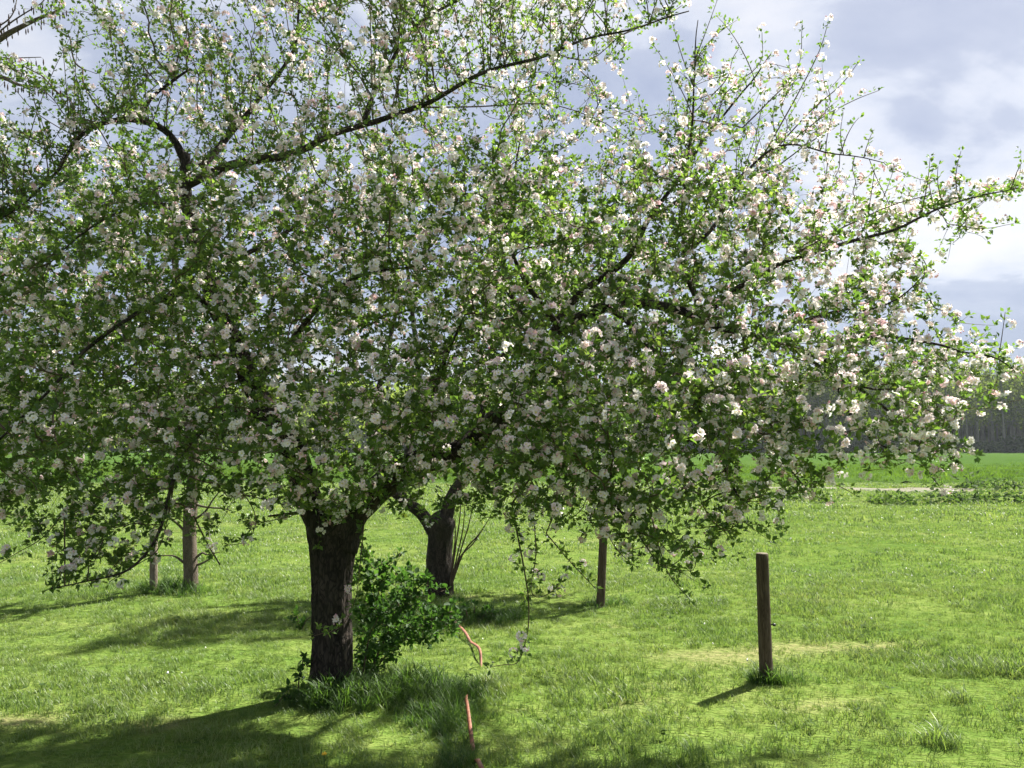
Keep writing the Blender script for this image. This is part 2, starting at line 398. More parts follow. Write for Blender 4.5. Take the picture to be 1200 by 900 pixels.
mid_src = [tuft_mesh('grass_tuft', 16, .13, .04, .10, .010, .8, GRASS, s + 20) for s in range(4)]
x, y = wedge(30000, 6.8, 24)
k = (rng.uniform(0, 1, len(x)) < smooth(6.8, 11, y)) & (rng.uniform(0, 1, len(x)) > smooth(18, 24, y)); x, y = x[k], y[k]
sc = np.clip(.7 + .5 * vnoise(x, y * 2, .55, 2.0) + .35 * vnoise(x, y, 2.2, 7.0), .35, 1.5)
scatter('meadow_grass', np.stack([x, y, gz(x, y)], 1), sc, mid_src, kind='stuff', label='rough pasture grass in the middle distance')
far_src = [tuft_mesh('grass_tuft', 14, .28, .05, .14, .026, .9, GRASS, s + 40) for s in range(4)]
x, y = wedge(21000, 16, 35.5)
k = rng.uniform(0, 1, len(x)) < smooth(16, 23, y); x, y = x[k], y[k]
off = np.interp(x, c[::-1, 0], c[::-1, 1]); wdt = np.interp(x, c[::-1, 0], c[::-1, 3])
keep = (np.abs(y - off) > wdt * .9) | (x < 2) | (rng.uniform(0, 1, len(x)) < .06); x, y = x[keep], y[keep]
sc = np.clip(.75 + .6 * vnoise(x * .5, y * 1.5, .5, 3.0), .3, 1.6)
scatter('meadow_grass', np.stack([x, y, gz(x, y)], 1), sc, far_src, kind='stuff', label='pasture grass running back to the sandy track')
crop_src = [tuft_mesh('crop_tuft', 14, .22, .12, .24, .02, .5, CROPG, s + 60) for s in range(3)]
x, y = wedge(16000, 35.2, 66, margin=2)
k = rng.uniform(0, 1, len(x)) > smooth(37, 66, y); x, y = x[k], y[k]
scatter('crop_rows', np.stack([x, y, cz(x, y) - .02], 1), rng.uniform(.6, 1.2, len(x)), crop_src, kind='stuff', label='young green crop blades at the near edge of the field')
# longer, darker grass round trunks and posts
tall_src = [tuft_mesh('tall_tuft', 16, .05, .10, .26, .007, .9, TALLG, s + 80, 3) for s in range(4)]
mead_src = [tuft_mesh('tall_tuft', 16, .09, .07, .20, .006, .9, GRASS, s + 120, 3) for s in range(4)]
pp = []; ss = []
def tallpatch(cx_, cy_, rx_, ry_, n, s):
    a = rng.uniform(0, 2 * PI, n); d = np.sqrt(rng.uniform(0, 1, n)); pp.append(np.stack([cx_ + rx_ * d * np.cos(a), cy_ + ry_ * d * np.sin(a)], 1)); ss.append(s * rng.uniform(.6, 1.25, n) * (1.1 - .5 * d))
tallpatch(-.60, 5.05, .42, .24, 300, .85); tallpatch(-1.02, 4.86, .35, .18, 150, .9); tallpatch(-.42, 4.66, .26, .30, 150, .62); tallpatch(-.28, 4.05, .10, .4, 80, .45)
tallpatch(1.74, 5.38, .13, .10, 40, .7); tallpatch(1.92, 5.42, .2, .08, 26, .45); tallpatch(-.35, 7.35, .5, .3, 170, .75); tallpatch(-3.62, 8.4, .42, .25, 90, .9); tallpatch(.92, 7.95, .3, .15, 40, .7)
trunkp, trunks = pp, ss; pp = []; ss = []
tallpatch(1.75, 7.8, .5, .3, 80, .7); tallpatch(3.3, 5.62, .5, .16, 120, .62); tallpatch(2.3, 4.3, .10, .1, 22, .8); tallpatch(2.75, 5.0, .15, .1, 20, .7)
tallpatch(-.15, 5.2, .15, .3, 80, .7); tallpatch(2.2, 7.0, .2, .1, 18, .5); tallpatch(4.0, 11, .4, .15, 26, .7); tallpatch(-2.6, 6.6, .5, .2, 40, .5); tallpatch(-3.6, 5.6, .5, .2, 40, .45); tallpatch(.5, 4.5, .5, .15, 50, .5)
for k in range(70):
    y = rng.uniform(4.0, 11); tallpatch(rng.uniform(-.66, .66) * y, y, rng.uniform(.08, .35), rng.uniform(.05, .16), int(rng.integers(5, 22)), rng.uniform(.3, .6))
for k in range(150):
    y = rng.uniform(8.5, 26); tallpatch(rng.uniform(-.1, .7) * y, y, rng.uniform(.1, .4), rng.uniform(.06, .2), int(rng.integers(4, 12)), rng.uniform(.3, .65))
for P_, S_, src, lb in ((trunkp, trunks, tall_src, 'long dark green grass uncut around trunks and posts'), (pp, ss, mead_src, 'longer tufts standing out of the short meadow grass')):
    P_ = np.concatenate(P_); S_ = np.concatenate(S_)
    scatter('long_grass', np.c_[P_, gz(P_[:, 0], P_[:, 1])], S_, src, kind='stuff', label=lb)

# ------------------------------------------------------------------ leaves and flowers
def frames(d, nrm):
    d = unit(d); s = unit(np.cross(d, nrm)); n = np.cross(s, d); return d, s, n
def leaf_arrays(org, d, nrm, L, W, fold=.25, tint=None):
    d, s, n = frames(d, nrm); N = len(org); L = L[:, None]; W = W[:, None]
    k = ((0, 0, 0), (.33, .5, fold * .5), (.72, .36, fold * .3), (1.0, 0, -.12), (.72, -.36, fold * .3), (.33, -.5, fold * .5))
    V = np.stack([org + d * L * a + s * W * b + n * W * c_ for a, b, c_ in k], 1)
    i = np.arange(N)[:, None] * 6
    Q = np.concatenate([i + np.array([[0, 1, 2, 3]]), i + np.array([[0, 3, 4, 5]])])
    return V.reshape(-1, 3), Q, np.repeat(tint, 6)
def diamond_arrays(org, d, nrm, L, W, fold=.25, tint=None):
    d, s, n = frames(d, nrm); L = L[:, None]; W = W[:, None]
    V = np.stack([org + d * L * a + s * W * b + n * W * c_ for a, b, c_ in ((0, 0, 0), (.5, .52, fold), (1, 0, -.1), (.5, -.52, fold))], 1)
    i = np.arange(len(org))[:, None] * 4
    return V.reshape(-1, 3), np.concatenate([i + np.array([[0, 1, 2]]), i + np.array([[0, 2, 3]])]), np.repeat(tint, 4)
def rand_unit(n): return unit(rng.normal(size=(n, 3)))
def rosettes(pos, d, nmin, nmax, Lr=(.026, .048), tint_mu=.5, wr=(.48, .62), up=.35, full=False, big=1.0, few=1.0):
    k = rng.integers(nmin, nmax + 1, len(pos)); k = np.maximum(2, np.round(k * few)).astype(int); idx = np.repeat(np.arange(len(pos)), k); n = len(idx)
    dd = unit(d[idx] * .45 + rand_unit(n) * 1.0 + np.array((0, 0, up)))
    o_ = pos[idx] + rand_unit(n) * .008
    nr = unit(rand_unit(n) * .8 + np.array((0, 0, 1.0)))
    L = rng.uniform(Lr[0], Lr[1], n) * (rng.uniform(.75, 1.1, len(pos)) * big)[idx]
    tint = np.clip(rng.normal(tint_mu, .16, len(pos))[idx] + rng.normal(0, .14, n), 0, 1)
    return (leaf_arrays if full else diamond_arrays)(o_ + dd * .008, dd, nr, L, L * rng.uniform(wr[0], wr[1], n), tint=tint)
def flower_arrays(cen, nrm, rad, tint):
    """five cupped petals round each centre"""
    N = len(cen); nrm = unit(nrm); a = unit(np.cross(nrm, rand_unit(N))); b = np.cross(nrm, a); V = []; tt = []
    ph = rng.uniform(0, 2 * PI, N)
    cup = rng.uniform(.15, .75, N)[:, None]
    for k in range(5):
        an = ph + k * 2 * PI / 5 + rng.normal(0, .08, N); r = (rad * rng.uniform(.9, 1.1, N))[:, None]
        o_ = np.cos(an)[:, None] * a + np.sin(an)[:, None] * b; s = -np.sin(an)[:, None] * a + np.cos(an)[:, None] * b
        V += [cen + o_ * r * .12, cen + o_ * r * .62 + s * r * .46 + nrm * r * cup * .55, cen + o_ * r * 1.0 + nrm * r * cup, cen + o_ * r * .62 - s * r * .46 + nrm * r * cup * .55]
    for k in range(3):
        an = ph + k * 2.1; V.append(cen + (np.cos(an)[:, None] * a + np.sin(an)[:, None] * b) * (rad * .3)[:, None] + nrm * (rad * .32)[:, None])
    V = np.stack(V, 1)
    i = np.arange(N)[:, None] * 23; T = i + np.array([[20, 21, 22]]); Q = np.concatenate([i + np.array([[4 * k, 4 * k + 1, 4 * k + 2, 4 * k + 3]]) for k in range(5)])
    tt = np.repeat(np.minimum(tint, .92)[:, None], 23, 1); tt[:, 20:] = 1.0
    return V.reshape(-1, 3), Q, tt.ravel(), T
def bud_arrays(cen, ax, r, tint):
    N = len(cen); ax = unit(ax); a = unit(np.cross(ax, rand_unit(N))); b = np.cross(ax, a); r = r[:, None]
    V = np.stack([cen - ax * r, cen + a * r * .8, cen + b * r * .8, cen - a * r * .8, cen - b * r * .8, cen + ax * r * 1.3], 1)
    i = np.arange(N)[:, None] * 6
    T = np.concatenate([i + np.array([t_]) for t_ in ((0, 2, 1), (0, 3, 2), (0, 4, 3), (0, 1, 4), (5, 1, 2), (5, 2, 3), (5, 3, 4), (5, 4, 1))])
    return V.reshape(-1, 3), T, np.repeat(tint, 6)
def trusses(pos, d, nmin=3, nmax=6, rad=(.015, .021)):
    """flower trusses: returns V, Q, T, tint"""
    k = rng.integers(nmin, nmax + 1, len(pos)); idx = np.repeat(np.arange(len(pos)), k); n = len(idx)
    out_ = unit(d[idx] * .75 + rand_unit(n) + np.array((0, 0, .25)))
    cen = pos[idx] + out_ * rng.uniform(.013, .027, n)[:, None] + d[idx] * .034
    base = rng.uniform(.25, .95, len(pos))
    V1, Q1, t1, T1 = flower_arrays(cen, out_, rng.uniform(rad[0], rad[1], n), np.clip(base[idx] + rng.normal(0, .2, n), 0.06, 1))
    kb = rng.integers(0, 4, len(pos)); ib = np.repeat(np.arange(len(pos)), kb)
    o2 = unit(d[ib] + rand_unit(len(ib)) * .9); V2, T2, t2 = bud_arrays(pos[ib] + d[ib] * .03 + o2 * .032, o2, rng.uniform(.005, .008, len(ib)), rng.uniform(0, .15, len(ib)))
    return np.concatenate([V1, V2]), Q1, np.concatenate([T1, T2 + len(V1)]), np.r_[t1, t2]
CLUSTERS = []
for s in range(6):
    V, Q, T, tt = trusses(np.zeros((1, 3)), np.array([[0, 0, 1.0]]), 6, 9, (.0135, .0185))
    CLUSTERS.append(mesh('blossom_cluster', V, tris=T if len(T) else None, quads=Q, mat=PETAL, smooth_=False, attrs={'tint': tt}))

# ------------------------------------------------------------------ tree growing (space colonisation from the traced limbs)
def colonise(seed_pos, seed_dir, attr, step=.085, di=.75, dk=.15, iters=110, trop=None):
    pos = list(seed_pos); par = [-1] * len(pos)
    A = np.asarray(attr); P_ = np.asarray(seed_pos)
    best = np.full(len(A), 1e9); who = np.zeros(len(A), int)
    new = np.arange(len(pos)); PA = P_.copy()
    for it in range(iters):
        for s in range(0, len(new), 400):
            sl = new[s:s + 400]
            D = ((A[:, None, :] - PA[sl][None]) ** 2).sum(-1); j = D.argmin(1); dm = D[np.arange(len(A)), j]
            upd = dm < best; best[upd] = dm[upd]; who[upd] = sl[j[upd]]
        alive = best > dk * dk
        A, best, who = A[alive], best[alive], who[alive]
        if not len(A): break
        near = best < di * di
        if not near.any():
            di *= 1.25; new = np.array([], int); continue
        dirs = unit(A[near] - PA[who[near]])
        acc = np.zeros((len(PA), 3)); np.add.at(acc, who[near], dirs)
        grow = np.unique(who[near]); dv = unit(acc[grow])
        if trop is not None: dv = unit(dv + trop(PA[grow]))
        dv = unit(dv + rng.normal(0, .22, dv.shape))
        npos = PA[grow] + dv * step
        new = np.arange(len(PA), len(PA) + len(npos)); PA = np.concatenate([PA, npos]); par += list(grow)
        if len(PA) > 20000: break
    return PA, np.array(par)
def chains_of(PA, par, nseed, r_tip=.0016, expo=2.4, rmax=.02):
    n = len(PA); kids = [[] for _ in range(n)]
    for i in range(nseed, n): kids[par[i]].append(i)
    q = np.zeros(n)
    for i in range(n - 1, nseed - 1, -1):
        if not kids[i]: q[i] = r_tip ** expo
        if par[i] >= nseed: q[par[i]] += q[i]
    r = np.minimum(q ** (1 / expo), rmax)
    ch = []
    starts = [(p_, i) for p_ in range(nseed) for i in kids[p_]]
    while starts:
        p_, i = starts.pop(); idx = [p_, i]
        while kids[i]:
            ks = sorted(kids[i], key=lambda k: -q[k])
            starts += [(i, k) for k in ks[1:]]
            i = ks[0]; idx.append(i)
        rr = r[idx].copy(); rr[0] = rr[1]
        ch.append(np.c_[PA[idx], rr])
    return ch, r
def inpoly(px, py, poly):
    poly = np.asarray(poly, float); x0, y0 = poly[:, 0], poly[:, 1]; x1, y1 = np.roll(x0, -1), np.roll(y0, -1); c_ = np.zeros(len(px), bool)
    for a, b, e, f_ in zip(x0, y0, x1, y1):
        if b == f_: continue
        k = ((b > py) != (f_ > py)) & (px < (e - a) * (py - b) / (f_ - b) + a); c_ ^= k
    return c_
def polydist(px, py, poly):
    poly = np.asarray(poly, float); p = np.stack([px, py], 1); dm = np.full(len(px), 1e9)
    for a, b in zip(poly, np.roll(poly, -1, 0)):
        ab = b - a; t_ = np.clip(((p - a) @ ab) / (ab @ ab + 1e-9), 0, 1); dm = np.minimum(dm, np.linalg.norm(p - a - t_[:, None] * ab, axis=1))
    return dm
def line_px(pts, r0, r1, n=4):
    """traced limb: rows of (px, py, distance); radius runs from r0 to r1"""
    p = np.array([P(*q) for q in pts]); f_ = np.linspace(0, 1, len(p)); return smooth_line(np.c_[p, r0 + (r1 - r0) * f_ ** .8], n)

def trunk_bump(amp=.07, seed=0.0, freq=9, root=None):
    def f_(p, an):
        out_ = np.ones((len(p), len(an)))
        for i in range(len(p)):
            fl = 0 if root is None else float(smooth(root + .12, root - .3, p[i, 2]))
            for j in range(len(an)):
                cx_, sy_ = math.cos(an[j]), math.sin(an[j])
                out_[i, j] = 1 + amp * (mnoise.noise((cx_ * freq * .45, sy_ * freq * .45, p[i, 2] * 2.2 + seed)) + .6 * mnoise.noise((cx_ * freq, sy_ * freq, p[i, 2] * 9 + seed)) - 1.1 * abs(mnoise.noise((cx_ * freq * 1.7, sy_ * freq * 1.7, p[i, 2] * 7 + seed)))) + fl * .35 * mnoise.noise((cx_ * 2.2, sy_ * 2.2, seed))
        return out_
    return f_

def emit_foliage(root, spur_p, spur_d, bloom, leafmat_, nl=(4, 7), Lr=(.026, .048), tint=.5, parts=0, rad=(.0135, .0185), full=False, wr=(.52, .68), big=1.0, few=1.0):
    V, Q, tt = rosettes(spur_p, spur_d, nl[0], nl[1], Lr, tint, wr, full=full, big=big, few=few)
    obj('leaves', mesh('leaves', V, quads=Q if full else None, tris=None if full else Q, mat=leafmat_, attrs={'tint': tt}), root, kind='stuff')
    if bloom is None or not bloom.any(): return
    bp_, bd = spur_p[bloom], spur_d[bloom]
    chosen = np.zeros(len(bp_), bool)
    if parts:
        q = proj(bp_); inside = (q[:, 0] > 4) & (q[:, 0] < 1196) & (q[:, 1] > 4) & (q[:, 1] < 896)
        allq = proj(spur_p); zb = {}
        for a, b, d_ in allq:
            k = (int(a // 9), int(b // 9)); zb[k] = min(zb.get(k, 9e9), d_)
        vis = np.array([d_ < zb[(int(a // 9), int(b // 9))] + .05 for a, b, d_ in q]) & inside
        order = np.argsort(np.where(vis, q[:, 2], 1e9) + rng.uniform(0, .9, len(q))); chosen[order[:parts]] = True
    V, Q, T, tt = trusses(bp_[~chosen], bd[~chosen], 4, 8, rad)
    obj('blossoms', mesh('blossoms', V, tris=T, quads=Q, mat=PETAL, attrs={'tint': tt}), root, kind='stuff')
    for k in np.flatnonzero(chosen):
        o = bpy.data.objects.new('blossom_cluster', CLUSTERS[k % len(CLUSTERS)]); COL.objects.link(o); o.parent = root
        o.location = Vector(bp_[k]) - root.location
        qd = Vector(unit(bd[k] + np.array((0, 0, .3)))).to_track_quat('Z', 'Y'); o.rotation_euler = qd.to_euler(); s = rng.uniform(.85, 1.1); o.scale = (s, s, s)

def spurs_along(chs, spacing, rlim=.0075, side=.03):
    """spur positions and directions along the thin wood"""
    Ps, Ds = [], []
    for ch in chs:
        if len(ch) < 2: continue
        rs = resample(ch, spacing)
        t_ = unit(np.gradient(rs[:, :3], axis=0)); k = rs[:, 3] < rlim
        k[-1] = True
        n = int(k.sum())
        if not n: continue
        sd_ = unit(np.cross(t_[k], rand_unit(n))); dd = unit(sd_ + t_[k] * .5 + np.array((0, 0, .25)))
        off_ = rng.uniform(.2, 1.0, n)[:, None] * side
        pp_ = rs[k, :3] + dd * off_
        pp_[-1] = rs[-1, :3]; dd[-1] = t_[-1]
        Ps.append(pp_); Ds.append(dd)
    return np.concatenate(Ps), np.concatenate(Ds)
def side_shoots(PA, par, n0, prob, L=(.08, .24), up=.35, cond=None):
    """short shoots from grown nodes"""
    out_ = []
    for i in range(n0, len(PA)):
        if rng.uniform() > prob: continue
        t_ = unit(PA[i] - PA[par[i]]); s = unit(np.cross(t_, rand_unit(1)[0])); d_ = unit(s + t_ * .6 + np.array((0, 0, up)))
        ln = rng.uniform(*L); k = 4; bend = rng.normal(0, .25, 3) + np.array((0, 0, .2 * up))
        out_.append(np.array([np.r_[PA[i] + d_ * ln * q / (k - 1) + bend * ln * .5 * (q / (k - 1)) ** 2, .0019 - .0009 * q / (k - 1)] for q in range(k)]))
    return out_

# ---- the big apple tree in the middle
D0 = 5.05
base = P(388, 815, D0); bz = float(gz(base[0], D0))
APPLE = empty('apple_tree', (base[0], D0, bz))
tag(APPLE, 'large old apple tree in full pink and white blossom, nearest and biggest in the orchard', 'tree')
def rpx(w_, d_=D0): return w_ / 2 / F * d_
tr_pts = []
for (px_, py_, w_) in ((387, 832, 82), (387, 816, 62), (388, 795, 51), (389, 750, 46), (389, 700, 46), (390, 660, 49), (391, 630, 57), (393, 608, 64), (394, 599, 46), (394, 594, 24), (394, 592, 6)):
    q = P(px_, py_, D0); tr_pts.append(np.r_[q, rpx(w_)])
tb = Tubes(); tb.add(resample(smooth_line(tr_pts, 5), .011), 84, bump=trunk_bump(.10, 1.0, 12, root=base[2] + .18))
obj('trunk', tb.mesh('trunk', BARK), APPLE)
limbs_px = [
    # left leader
    ([(386, 640, 5.05), (370, 600, 5.02), (350, 558, 5.0), (326, 505, 5.0), (297, 452, 5.05), (281, 415, 5.1), (252, 350, 5.15), (229, 290, 5.2), (219, 230, 5.2), (217, 178, 5.2)], .108, .034),
    ([(221, 212, 5.2), (245, 202, 5.12), (300, 190, 5.0), (335, 183, 4.9), (380, 168, 4.85), (425, 145, 4.8), (485, 124, 4.75), (545, 95, 4.7), (610, 72, 4.7), (670, 52, 4.72), (735, 38, 4.75), (805, 10, 4.8)], .036, .004),
    ([(217, 186, 5.2), (205, 166, 5.15), (188, 150, 5.1), (160, 141, 5.0), (130, 143, 4.95), (98, 155, 4.9), (75, 178, 4.85), (58, 212, 4.8), (35, 240, 4.75), (-5, 262, 4.7)], .030, .004),
    ([(236, 190, 5.2), (258, 168, 5.3), (282, 142, 5.35), (305, 112, 5.4), (328, 86, 5.4), (345, 50, 5.45), (352, 0, 5.5), (350, -50, 5.5)], .030, .006),
    ([(162, 141, 5.0), (180, 112, 5.0), (205, 95, 5.0), (222, 84, 5.0)], .016, .007),
    ([(425, 145, 4.8), (440, 100, 4.9), (465, 55, 5.0), (500, 20, 5.1), (560, -10, 5.2), (620, -20, 5.2)], .020, .007),
    ([(229, 290, 5.2), (205, 250, 5.0), (180, 238, 4.8), (150, 245, 4.6), (115, 262, 4.45), (70, 300, 4.3)], .020, .004),
    ([(275, 405, 5.1), (240, 350, 4.8), (205, 345, 4.55), (160, 370, 4.35), (100, 410, 4.2), (40, 470, 4.1), (-20, 540, 4.05)], .026, .004),
    ([(326, 505, 5.0), (290, 480, 4.7), (255, 490, 4.45), (215, 530, 4.3), (190, 600, 4.2), (165, 655, 4.15), (130, 680, 4.1), (60, 689, 4.1)], .020, .003),
    ([(281, 415, 5.1), (240, 420, 5.5), (180, 400, 5.9), (110, 400, 6.2), (40, 420, 6.4)], .026, .004),
    ([(300, 455, 5.05), (340, 400, 4.7), (380, 350, 4.45), (430, 320, 4.3), (480, 310, 4.2)], .026, .005),
    ([(245, 330, 5.15), (300, 290, 5.5), (380, 250, 5.9), (460, 230, 6.2), (540, 220, 6.4)], .024, .005),
    # right leader
    ([(396, 640, 5.05), (410, 606, 5.05), (432, 585, 5.05), (458, 562, 5.05), (492, 540, 5.1), (532, 530, 5.15), (572, 506, 5.2), (602, 474, 5.2), (626, 440, 5.15), (640, 402, 5.1)], .115, .055),
    ([(640, 410, 5.1), (655, 386, 5.08), (680, 370, 5.0), (712, 358, 4.95), (750, 353, 4.9), (790, 362, 4.85), (822, 378, 4.8), (870, 390, 4.8), (930, 410, 4.8), (972, 426, 4.8), (1010, 455, 4.8), (1050, 492, 4.8), (1082, 522, 4.8)], .052, .004),
    ([(645, 398, 5.1), (662, 360, 5.2), (700, 330, 5.3), (735, 300, 5.3), (760, 256, 5.3), (790, 215, 5.35), (825, 165, 5.4), (870, 110, 5.4), (905, 60, 5.45)], .036, .004),
    ([(820, 376, 4.8), (815, 345, 4.8), (804, 300, 4.85), (802, 240, 4.85), (806, 180, 4.9), (812, 100, 4.9), (815, 20, 4.95)], .026, .003),
    ([(806, 300, 4.85), (845, 255, 4.95), (865, 212, 5.0), (898, 182, 5.05), (932, 171, 5.1), (982, 178, 5.1), (1038, 192, 5.1)], .016, .003),
    ([(825, 374, 4.8), (870, 332, 4.75), (930, 302, 4.7), (1000, 284, 4.65), (1060, 262, 4.6), (1115, 240, 4.6), (1196, 219, 4.6)], .022, .003),
    ([(890, 396, 4.8), (923, 381, 4.75), (987, 363, 4.7), (1015, 366, 4.7), (1055, 350, 4.7), (1085, 320, 4.7)], .016, .003),
    ([(950, 412, 4.8), (1010, 398, 4.65), (1053, 398, 4.6), (1100, 401, 4.55), (1125, 411, 4.55), (1160, 420, 4.5), (1186, 434, 4.5)], .013, .003),
    ([(572, 506, 5.2), (600, 520, 4.8), (650, 540, 4.5), (700, 570, 4.3), (740, 610, 4.2), (770, 660, 4.15)], .024, .003),
    ([(712, 358, 4.95), (760, 400, 4.6), (800, 450, 4.4), (835, 510, 4.3), (856, 565, 4.25), (868, 588, 4.2)], .022, .003),
    ([(602, 474, 5.2), (640, 470, 5.7), (700, 460, 6.1), (780, 470, 6.4), (850, 490, 6.6)], .030, .004),
    ([(870, 390, 4.8), (880, 440, 4.7), (900, 500, 4.65), (925, 545, 4.6), (950, 582, 4.6)], .014, .003),
    ([(655, 386, 5.08), (620, 340, 4.7), (600, 290, 4.5), (590, 240, 4.4)], .026, .004),
    ([(492, 540, 5.1), (500, 480, 4.7), (520, 420, 4.4), (545, 370, 4.25)], .028, .005),
    ([(760, 256, 5.3), (830, 215, 5.6), (900, 200, 5.8), (960, 160, 5.9)], .016, .003),
    ([(640, 402, 5.1), (600, 350, 5.6), (590, 290, 6.0), (600, 220, 6.2), (610, 150, 6.3)], .032, .005),
    ([(930, 410, 4.8), (985, 445, 5.1), (1040, 455, 5.3), (1100, 440, 5.4), (1135, 455, 5.4)], .012, .003),
    ([(972, 426, 4.8), (995, 480, 4.6), (1030, 520, 4.5), (1075, 530, 4.45), (1100, 568, 4.45)], .010, .003),
]
LB = []
for pts, r0, r1 in limbs_px:
    L = line_px(pts, r0, r1, 4); L[:, :3] += np.c_[[vnoise(L[:, 0] + k * 7, L[:, 2], 3.0, k) for k in range(3)]].T * .035
    LB.append(L); tb = Tubes(); big = r0 > .05
    tb.add(resample(L, .03 if big else .05), 24 if big else 9, bump=trunk_bump(.07 if big else .10, 3.0 + r0 * 100, 6))
    obj('limb', tb.mesh('limb', BARK), APPLE)
tracedtwigs = [
    ([(600, 590, 4.4), (606, 625, 4.4), (613, 660, 4.4), (619, 700, 4.4), (619, 735, 4.42), (612, 765, 4.45), (604, 778, 4.5), (590, 779, 4.5), (574, 782, 4.5)], .006, .0018),
    ([(625, 600, 4.4), (628, 650, 4.4), (622, 690, 4.42), (632, 700, 4.4), (648, 692, 4.38), (657, 684, 4.38)], .004, .0016),
    ([(640, 625, 4.5), (668, 658, 4.5), (698, 690, 4.5)], .0042, .0022),
    ([(760, 590, 4.3), (772, 640, 4.3), (785, 675, 4.3), (808, 702, 4.3)], .005, .0018),
    ([(700, 600, 4.4), (720, 640, 4.4), (742, 662, 4.4)], .004, .0018),
    ([(822, 590, 4.3), (840, 615, 4.3), (870, 612, 4.3), (898, 618, 4.3)], .004, .0018),
    ([(205, 560, 4.3), (196, 610, 4.3), (184, 645, 4.3), (160, 662, 4.3), (128, 682, 4.3)], .005, .002),
    ([(225, 600, 4.6), (242, 635, 4.6), (258, 662, 4.6)], .0055, .0045),
    ([(350, 601, 4.9), (332, 603, 4.85), (314, 605, 4.8)], .012, .006),
    ([(260, 555, 4.4), (290, 585, 4.4), (300, 612, 4.4), (288, 634, 4.4), (262, 640, 4.4)], .004, .0016),
    ([(75, 600, 4.2), (50, 630, 4.2), (20, 648, 4.2), (-15, 668, 4.2)], .004, .0016),
    ([(428, 598, 4.75), (423, 650, 4.72), (417, 700, 4.70), (400, 734, 4.68), (368, 745, 4.7)], .004, .002),
    ([(1085, 520, 4.8), (1090, 540, 4.8), (1098, 558, 4.8), (1106, 568, 4.8)], .004, .002),
    ([(1170, 420, 4.5), (1174, 395, 4.5), (1178, 366, 4.5)], .003, .0018),
    ([(945, 548, 4.6), (966, 562, 4.6), (988, 572, 4.6), (1002, 580, 4.6)], .004, .002),
    ([(1080, 300, 4.7), (1086, 318, 4.7), (1070, 345, 4.7)], .003, .002),
    ([(933, 297, 4.7), (987, 267, 4.7), (1047, 240, 4.7), (1090, 228, 4.7), (1130, 212, 4.7)], .006, .002),
    ([(1000, 285, 4.65), (1015, 262, 4.65), (1020, 235, 4.65), (1025, 198, 4.65)], .004, .002),
    ([(1020, 262, 4.65), (1038, 225, 4.65), (1048, 196, 4.65)], .003, .0015),
    ([(1110, 262, 4.6), (1150, 268, 4.6), (1188, 262, 4.6)], .003, .0015),
    ([(1040, 500, 4.8), (1090, 480, 4.8), (1125, 470, 4.8), (1165, 455, 4.8)], .004, .002),
    ([(1060, 470, 4.8), (1110, 478, 4.8), (1160, 478, 4.8), (1175, 478, 4.8)], .003, .002),
    ([(870, 150, 5.2), (900, 120, 5.2), (935, 80, 5.2), (940, 28, 5.2)], .006, .002),
    ([(890, 190, 5.2), (935, 110, 5.2), (960, 60, 5.2), (970, 28, 5.2)], .006, .002),
    ([(900, 185, 5.2), (950, 130, 5.2), (985, 100, 5.2), (1008, 70, 5.2)], .006, .002),
    ([(910, 180, 5.2), (960, 140, 5.2), (1000, 118, 5.2), (1030, 106, 5.2)], .005, .002),
    ([(840, 150, 5.1), (850, 110, 5.1), (890, 75, 5.1), (893, 38, 5.1)], .005, .002),
    ([(815, 130, 4.9), (850, 95, 4.9), (858, 70, 4.9), (865, 58, 4.9)], .004, .002),
    ([(640, 60, 4.7), (690, 70, 4.7), (730, 40, 4.72), (775, 22, 4.75), (800, 6, 4.8)], .004, .002),
    ([(545, 95, 4.7), (600, 105, 4.7), (650, 95, 4.7), (700, 105, 4.7)], .005, .002),
    ([(480, 126, 4.8), (560, 125, 4.7), (640, 122, 4.7), (700, 140, 4.7), (740, 165, 4.7)], .006, .002),
    ([(590, 75, 4.7), (620, 30, 4.7), (640, -5, 4.7)], .005, .002),
    ([(0, 150, 4.8), (25, 160, 4.8), (60, 172, 4.85)], .002, .004),
    ([(18, 105, 4.8), (40, 130, 4.85), (70, 150, 4.9), (90, 160, 4.9)], .002, .004),
    ([(0, 205, 4.7), (30, 235, 4.75)], .002, .003),
]
TT = [line_px(a, b, c_, 4) for a, b, c_ in tracedtwigs]
LBP = np.concatenate([resample(L, .04)[2:] for L in LB])
def hook(t_):
    """join the nearer end of a traced twig to the wood it springs from"""
    da, db = (np.linalg.norm(LBP[:, :3] - e[:3], axis=1) for e in (t_[0], t_[-1]))
    if da.min() > db.min(): t_ = t_[::-1]; da = db
    p = LBP[da.argmin()]
    if da.min() < .04: return t_
    return np.vstack([smooth_line(np.vstack([np.r_[p[:3], max(t_[0, 3], .003)], np.r_[(p[:3] + t_[0, :3]) / 2 + (0, 0, .06 * da.min()), t_[0, 3]], t_[0]]), 4)[:-1], t_])
TT = [hook(t_) for t_ in TT]
